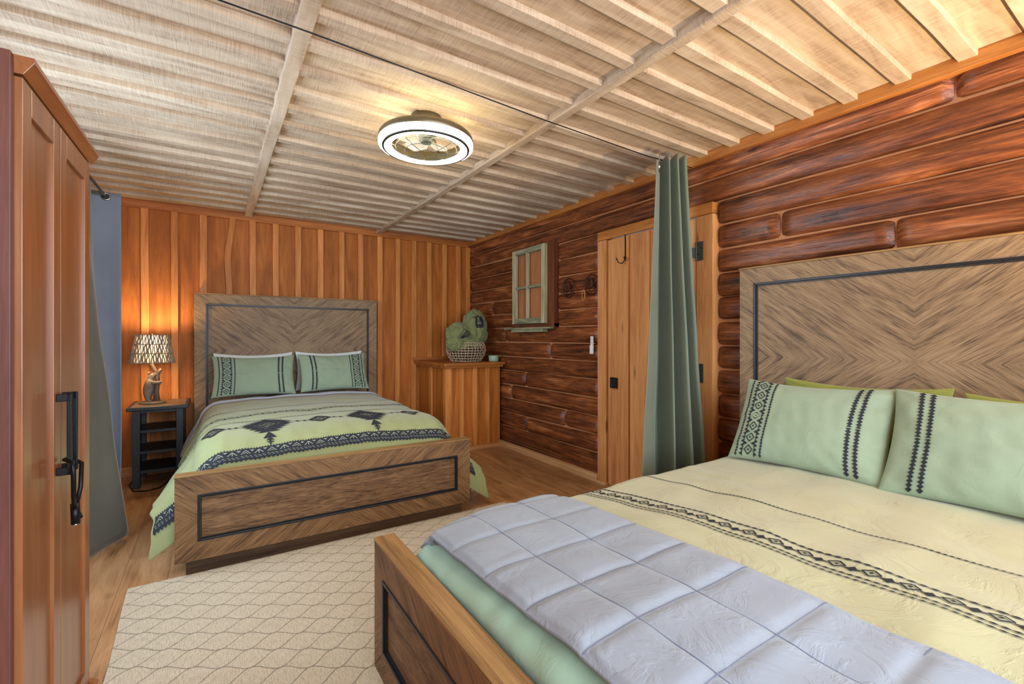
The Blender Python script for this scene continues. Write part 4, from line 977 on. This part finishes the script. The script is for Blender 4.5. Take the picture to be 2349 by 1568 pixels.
# ------------------------------------------------------------------ wire and curtains
WYC = 1.86
wire = MB().tube([(XL + 0.02, 1.74, 2.30), (0.3, 1.775, 2.298), (1.4, 1.84, 2.297), (2.2, 1.87, 2.30), (XR - 0.09, 1.90, 2.335)], 0.0028, 6)
tag(wire.build('curtain_wire', 'black', smooth=True), 'thin black steel cable stretched across the room below the ceiling', 'cable')
def curtain(name, top, bot, zt, zb, mat, label, cat, ny=60, sub=6, flare=1.0, amp=0.008, back=None):
    """top / bot: plan polylines with the same number of points, smoothly joined"""
    n = len(top)
    def cr(P, t):
        t *= (n - 1); i = min(int(t), n - 2); f = t - i
        p0, p1, p2, p3 = P[max(i - 1, 0)], P[i], P[i + 1], P[min(i + 2, n - 1)]
        return tuple(0.5 * (2 * p1[k] + (p2[k] - p0[k]) * f + (2 * p0[k] - 5 * p1[k] + 4 * p2[k] - p3[k]) * f * f + (3 * p1[k] - p0[k] - 3 * p2[k] + p3[k]) * f ** 3) for k in range(2))
    def f(t, v):
        a, b = cr(top, t), cr(bot, t); w = v ** flare
        x = lerp(a[0], b[0], w); yy = lerp(a[1], b[1], w); zz = lerp(zt(t) if callable(zt) else zt, zb(t) if callable(zb) else zb, v)
        x += amp * nz(t * 6, v * 5, 3) * v; yy += amp * nz(t * 6, v * 5, 8) * v
        return Vector((x, yy, zz))
    root = empty(name, (*cr(top, 0.5), 0), 0, label, cat); off = Vector(root.location)
    us = frange(0, 1, (n - 1) * sub + 1); cut_ = (len(us) if back is None else back * sub + 1)
    m = MB(); m.grid(lambda t, v: f(t, v) - off, us[:cut_], frange(0, 1, ny))
    if back is not None:
        b = MB(); b.grid(lambda t, v: f(t, v) - off, us[cut_ - 1:], frange(0, 1, ny)); b.build('sheen_fold', 'curtain_sheen', root, smooth=True, solid=0.003, recalc=False)['label'] = 'end fold of the curtain with bluish window sheen painted in'  # same curtain, paler here to paint the daylight sheen
    m.build('panel', mat, root, smooth=True, solid=0.003, recalc=False)
    return root, off, f
topR = [(2.195, 1.80), (2.24, 1.825), (2.29, 1.855), (2.365, 1.915), (2.325, 1.805), (2.42, 1.925), (2.385, 1.79), (2.49, 1.925), (2.455, 1.79), (2.55, 1.87)]
botR = [(2.03, 1.79), (2.12, 1.82), (2.24, 1.86), (2.37, 1.95), (2.29, 1.73), (2.47, 1.96), (2.42, 1.68), (2.60, 1.96), (2.56, 1.70), (2.64, 1.84)]
cR, offR, fR = curtain('curtain', topR, botR, lambda t: lerp(2.245, 2.325, sst(0.0, 0.3, t)) + 0.012 * math.sin(t * 30), 0.03, 'curtain', 'sage green grommet curtain hanging gathered in front of the pine door', 'curtain', flare=1.1, amp=0.01)
def grommet(root, off, p, nrm, r=0.023):
    n = Vector(nrm).normalized(); x = n.cross(Vector((0, 0, 1))).normalized(); y = n.cross(x)
    m = MB(); m.tube([Vector(p) - off + (x * math.cos(2 * PI * i / 24) + y * math.sin(2 * PI * i / 24)) * r for i in range(24)], 0.0055, 8, closed=True)
    m.build('grommet', 'chrome', root, smooth=True)
    k = MB(); c = Vector(p) - off + n * 0.002
    k.add([c] + [c + (x * math.cos(2 * PI * i / 20) + y * math.sin(2 * PI * i / 20)) * (r - 0.004) for i in range(20)], [(0, i + 1, (i + 1) % 20 + 1) for i in range(20)])
    k.build('grommet_hole', 'inlay', root)
p = fR(0.16, 0.0); grommet(cR, offR, (p.x - 0.002, p.y - 0.006, 2.235), (0.55, -0.83, 0), 0.028)

topL = [(-0.65, 3.50), (-0.64, 3.60), (-0.65, 3.70), (-0.64, 3.82), (-0.69, 3.95), (-0.68, 4.03), (-0.60, 4.05), (-0.522, 4.05)]
botL = [(-0.58, 3.22), (-0.50, 3.40), (-0.425, 3.55), (-0.56, 3.72), (-0.64, 3.92), (-0.66, 4.02), (-0.58, 4.05), (-0.515, 4.02)]
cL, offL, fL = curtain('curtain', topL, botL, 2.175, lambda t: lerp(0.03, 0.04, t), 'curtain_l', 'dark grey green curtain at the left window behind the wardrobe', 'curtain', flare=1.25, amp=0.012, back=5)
grommet(cL, offL, (-0.60, 4.044, 2.145), (0.1, -1, 0), 0.021)
rodl = empty('curtain_rod', (-0.62, 3.6, 2.15), 0, 'thin bronze rod carrying the grey curtain beside the wardrobe', 'curtain rod')
MB().tube([(-0.02, -1.0, 0.03), (0.02, 0.50, -0.005)], 0.008, 10).build('rod', 'bronze', rodl, smooth=True)
MB().ball((0.02, 0.505, -0.005), 0.012, (1, 1, 1), 12, 8).build('finial', 'chrome', rodl, smooth=True)
for yy in (-0.85, 0.38): MB().box(XL + 0.62, 0.02, yy - 0.008, yy + 0.008, -0.006, 0.012).build('bracket', 'bronze', rodl)

# ------------------------------------------------------------------ corner cabinet, basket, cup
cb = empty('corner_cabinet', (2.36, 4.74, 0), 0, 'low board and batten corner cabinet with a ledge top', 'cabinet')
bx, by = 2.36, 4.74
FY = 4.36
MB().box(2.035 - bx, 2.685 - bx, FY - by, 5.10 - by, 0.0, 0.885).build('body', 'pine', cb)
for xx in (2.035, 2.175, 2.335, 2.49): MB().box(xx - bx, xx + 0.05 - bx, FY - 0.022 - by, FY - by, 0.045, 0.885).build('batten', 'pine_batten', cb, bevel=0.002)
for yy in (FY - 0.02, 4.72): MB().box(2.013 - bx, 2.035 - bx, yy - by, yy + 0.06 - by, 0.045, 0.885).build('batten', 'pine_batten', cb, bevel=0.002)
MB().box(2.02 - bx, 2.675 - bx, FY - 0.03 - by, FY - by, 0.0, 0.045).build('kickboard', 'raw_x', cb, bevel=0.002)
MB().box(1.985 - bx, 2.685 - bx, 4.29 - by, 5.10 - by, 0.885, 0.910).build('moulding', 'pine_x', cb, bevel=0.003)
MB().box(1.965 - bx, 2.70 - bx, 4.265 - by, 5.11 - by, 0.910, 0.940).build('top', 'pine_x', cb, bevel=0.004)
tag(MB().box(1.95, 2.70, YB - 0.05, YB - 0.001, 0.9405, 0.975).build('trim_7', 'pine_x', bevel=0.002), kind='structure')

bk = empty('wicker_basket', (2.385, 4.60, 0.9405), 0, 'open-weave rush basket on the corner cabinet', 'basket')
def bprof(t): return 0.165 + 0.048 * math.sin(t * PI * 0.85) + 0.01 * t
m = MB(); NB = 36; NR = 7
for i in range(NB):
    a = 2 * PI * i / NB; pts = []
    for q in range(NR * 2 + 1):
        t = q / (NR * 2); r = bprof(t) + 0.004 * (1 if (q // 2 + i) % 2 else -1); aa = a + 0.05 * nz(i * 1.7, t * 4, 1)
        pts.append((r * math.cos(aa), r * math.sin(aa), 0.005 + 0.205 * t))
    m.tube(pts, 0.0036 + 0.001 * nz(i, 1, 2), 5)
for j in range(NR + 1):
    t = j / NR; r = bprof(t)
    m.tube([((r + 0.004 * math.cos(q * PI)) * math.cos(2 * PI * q / NB), (r + 0.004 * math.cos(q * PI)) * math.sin(2 * PI * q / NB), 0.007 + 0.200 * t + 0.003 * nz(q * 0.3, j * 2, 4)) for q in range(NB)], 0.0045, 5, closed=True)
m.build('woven_wall', 'wicker', bk)
MB().lathe([(0.0, 0.004), (0.150, 0.004), (0.185, 0.06), (0.200, 0.12), (0.186, 0.190)], 32, cap=False).build('basket_inside', 'wicker_in', bk, smooth=True)
# rolled comforter stuffed in the basket
bd = empty('rolled_comforter', (2.385, 4.60, 1.02), 0, 'green embroidered comforter stuffed into the basket on the corner cabinet', 'comforter')
LA = ((0.085, -0.03, 0.285), 0.150, (0.86, 0.80, 1.30), 3, 1); LB = ((-0.115, -0.05, 0.215), 0.125, (1.08, 0.9, 0.98), 8, 1)
def lobe(c, r, sc, sd, fold):
    def fn(p, q):
        w = 0.05 * nz(p.x * 2, p.y * 2, sd + p.z * 1.6) + 0.045 * (1 - abs(nz(p.x * 3.1 + sd, p.y * 3.1, p.z * 1.2)) * 2.5) * fold
        a = math.atan2(p.y, p.x); w += 0.05 * nz(p.x * 6 + sd, p.y * 6, p.z * 3) + 0.05 * abs(math.sin(a * 5 + p.z * 3 * math.sin(sd) + sd + 2 * nz(p.x * 2, p.z * 2, sd))) * (1 - 0.6 * abs(p.z))
        return q * (1 + w * 2.0)
    return c, r, sc, fn
m = MB()
for c, r, sc, fn in (lobe(*LA), lobe(*LB), lobe((-0.175, -0.10, 0.125), 0.10, (1.0, 0.8, 0.85), 5, 0.8), lobe((0.0, 0.0, 0.10), 0.175, (1.05, 1.0, 0.62), 12, 0.8), lobe((0.19, 0.0, 0.215), 0.085, (0.8, 0.9, 1.1), 15, 1)):
    m.ball(c, r, sc, 72, 48, fn)
M['sage_bundle'] = fabric('sage_bundle_cotton', (124, 130, 84), creasescale=12, crease=1.3)
bun = m.build('bundle', 'sage_bundle', bd, smooth=True)
def on_lobe(c, r, sc, fn):
    def g(u, v, o):   # u horizontal angle-ish, v vertical; facing -y
        d = Vector((u, -1.0, v)).normalized(); q = fn(d, Vector((d.x * r * sc[0], d.y * r * sc[1], d.z * r * sc[2]))); return Vector(c) + q * (1 + 0.03 + o)
    return g
C0, R0, S0, F0 = lobe(*LA)
E = Emb(on_lobe(C0, R0, S0, F0))
sq = [(-0.28, 0.14), (0.34, 0.16), (0.38, 0.84), (-0.24, 0.82)]
for i in range(4): E.bar(sq[i], sq[(i + 1) % 4], 0.20, seg=8)
sq2 = [(0.0, 0.40), (0.13, 0.40), (0.14, 0.55), (0.01, 0.54)]
for i in range(4): E.bar(sq2[i], sq2[(i + 1) % 4], 0.05, seg=3)
E.done(bd, 'embroidered_square')
E.bar((-0.75, 0.75), (-0.2, 0.7), 0.04, seg=6); E.dia((-0.5, 0.73), 0.08, 0.08)
E.done(bd, 'embroidered_chain')
C0, R0, S0, F0 = lobe(*LB)
E.f = on_lobe(C0, R0, S0, F0)
for k in range(4): E.bar((-0.45 + k * 0.09, -0.50 + k * 0.03), (0.45 + k * 0.12, 0.60 - k * 0.14), 0.075, seg=10)
E.teeth((-0.45, -0.30), (0.20, 0.62), 0.1, 0.12, 0.9)
E.done(bd)
MB().ball((-0.01, -0.145, 0.135), 0.04, (1.2, 0.3, 0.35), 16, 8).build('lining', 'white_case', bd, smooth=True)

cup = empty('candle_cup', (2.628, 4.40, 0.9405), 0, 'small sage green candle jar beside the basket on the cabinet', 'candle')
MB().lathe([(0.0, 0.0), (0.050, 0.0), (0.054, 0.006), (0.057, 0.062), (0.0545, 0.066), (0.051, 0.062), (0.048, 0.01), (0.0, 0.008)], 32, cap=False).build('jar', 'cup', cup, smooth=True)
MB().lathe([(0.0, 0.010), (0.047, 0.010), (0.048, 0.045), (0.0, 0.046)], 28, cap=False).build('wax', 'wax', cup, smooth=True)

# ------------------------------------------------------------------ old sash leaning on the boarded opening, sill shelf
XS = 2.672
sh = empty('window_sash', (XS, 3.78, 1.345), 0, 'weathered four-pane wooden window sash hung on the log wall', 'decorative window')
y0, y1, z0, z1 = 3.495 - 3.78, 4.06 - 3.78, 0.0, 0.765
for a, b, nm in ((y0, y0 + 0.055, 'stile'), (y1 - 0.055, y1, 'stile')): MB().box(-0.018, 0.018, a, b, z0, z1).build(nm, 'sash', sh, bevel=0.002)
for a, b in ((z0, z0 + 0.055), (z1 - 0.05, z1)): MB().box(-0.017, 0.017, y0 + 0.055, y1 - 0.055, a, b).build('rail', 'sash_dark', sh, bevel=0.002)
ym = (y0 + y1) / 2 + 0.02; zm = 0.37
MB().box(-0.016, 0.014, ym - 0.013, ym + 0.013, z0 + 0.055, z1 - 0.05).build('muntin', 'sash', sh, bevel=0.002)
MB().box(-0.015, 0.013, y0 + 0.055, y1 - 0.055, zm - 0.012, zm + 0.012).build('muntin', 'sash_dark', sh, bevel=0.002)
for a, b in ((y0 + 0.055, ym - 0.013), (ym + 0.013, y1 - 0.055)):
    for c, d in ((z0 + 0.055, zm - 0.012), (zm + 0.012, z1 - 0.05)): MB().box(0.002, 0.004, a, b, c, d).build('pane', 'pane', sh)
sl = empty('sill_shelf', (2.66, 3.78, 1.30), 0, 'narrow weathered green shelf under the wooden window sash', 'shelf')
MB().box(-0.045, 0.04, 3.40 - 3.78, 4.17 - 3.78, -0.012, 0.006).build('shelf_board', 'sash_dark', sl, bevel=0.003)
MB().box(-0.025, 0.04, 3.50 - 3.78, 4.05 - 3.78, -0.04, -0.012).build('cleat', 'sash_dark', sl, bevel=0.002)

# star and horseshoe wall hooks
def star_hook(yc, zc, label, beads):
    r = empty('star_hook', (2.70, yc, zc), 0, label, 'wall hook', 'round iron star hooks')
    def P(u, v, x=0.0): return (-x, -u, v)      # u to the viewer's right
    m = MB(); m.tube([P(0.078 * math.cos(2 * PI * i / 40), 0.085 * math.sin(2 * PI * i / 40), 0.012) for i in range(40)], 0.006, 8, closed=True); m.build('ring', 'rust', r, smooth=True)
    m = MB(); pts = [(0.058 * (1 if i % 2 == 0 else 0.42) * math.cos(PI / 2 + i * PI / 5), 0.062 * (1 if i % 2 == 0 else 0.42) * math.sin(PI / 2 + i * PI / 5)) for i in range(10)]
    for i in range(10): m.add([P(0, 0, 0.022), P(*pts[i], 0.010), P(*pts[(i + 1) % 10], 0.010)], [(0, 1, 2)])
    m.build('star', 'rust', r, solid=0.006, recalc=False)
    m = MB(); m.tube([P(0.040 * math.cos(a) - 0.012, 0.045 * math.sin(a) + 0.01, 0.024) for a in frange(-1.0, PI + 1.0, 20)], 0.005, 8)
    m.tube([P(-0.012, -0.03, 0.02), P(-0.014, -0.06, 0.03), P(-0.014, -0.085, 0.045), P(-0.014, -0.07, 0.06)], 0.005, 8); m.build('hook', 'rust', r, smooth=True)
    return r
star_hook(3.185, 1.655, 'round iron star hook nearer the window sash on the log wall', False)
star_hook(2.885, 1.655, 'round iron star hook beside the pine door with a cord loop on it', True)
m = MB(); m.tube([(2.69 - 0.055, 2.925 + 0.018 * math.sin(a), 1.565 + 0.045 * math.cos(a)) for a in frange(0, 2 * PI, 20)[:-1]], 0.0035, 6, closed=True)
tag(m.build('cord_loop', 'raw_x', smooth=True), 'small pale cord loop hanging from the star hook beside the door', 'cord')

rc = empty('remote_control', (2.695, 2.875, 1.065), 0, 'narrow white remote control in its wall cradle beside the pine door', 'remote control')
MB().box(-0.020, 0.0, -0.020, 0.020, 0.0, 0.075).build('cradle', 'white', rc, bevel=0.006)
MB().box(-0.014, -0.002, -0.016, 0.016, 0.045, 0.150).build('handset', 'white', rc, bevel=0.004)
b_ = MB()
for i in range(5):
    for s in (-0.006, 0.006): b_.ball((-0.0145, s, 0.088 + i * 0.011), 0.0028, (0.5, 1, 1), 8, 6)
b_.build('buttons', 'grey_btn', rc, smooth=True)

tag(MB().box(1.69, 1.745, 3.17, 3.22, 0.0, 0.12).build('white_block', 'white', bevel=0.006), 'small white block on the floor beside the right end of the far footboard', 'block')

# unseen lamp and nightstand copies, added to warm the right-hand ceiling and wall
ns2 = copy_tree(ns); ns2.location = (2.42, -0.42, 0); ns2.rotation_euler = (0, 0, RN); ns2['label'] = 'worn black nightstand beside the foreground bed, unseen, added to carry the lamp'
lb = copy_tree(lampA); lb.location = (2.42, -0.42, 0.655); lb.rotation_euler = (0, 0, RN); lb['label'] = 'lit bear table lamp beside the foreground bed, unseen, added for warm light'

for ch in lb.children:
    if ch.type == 'LIGHT':
        ch.data = ch.data.copy(); ch.data.energy = 190
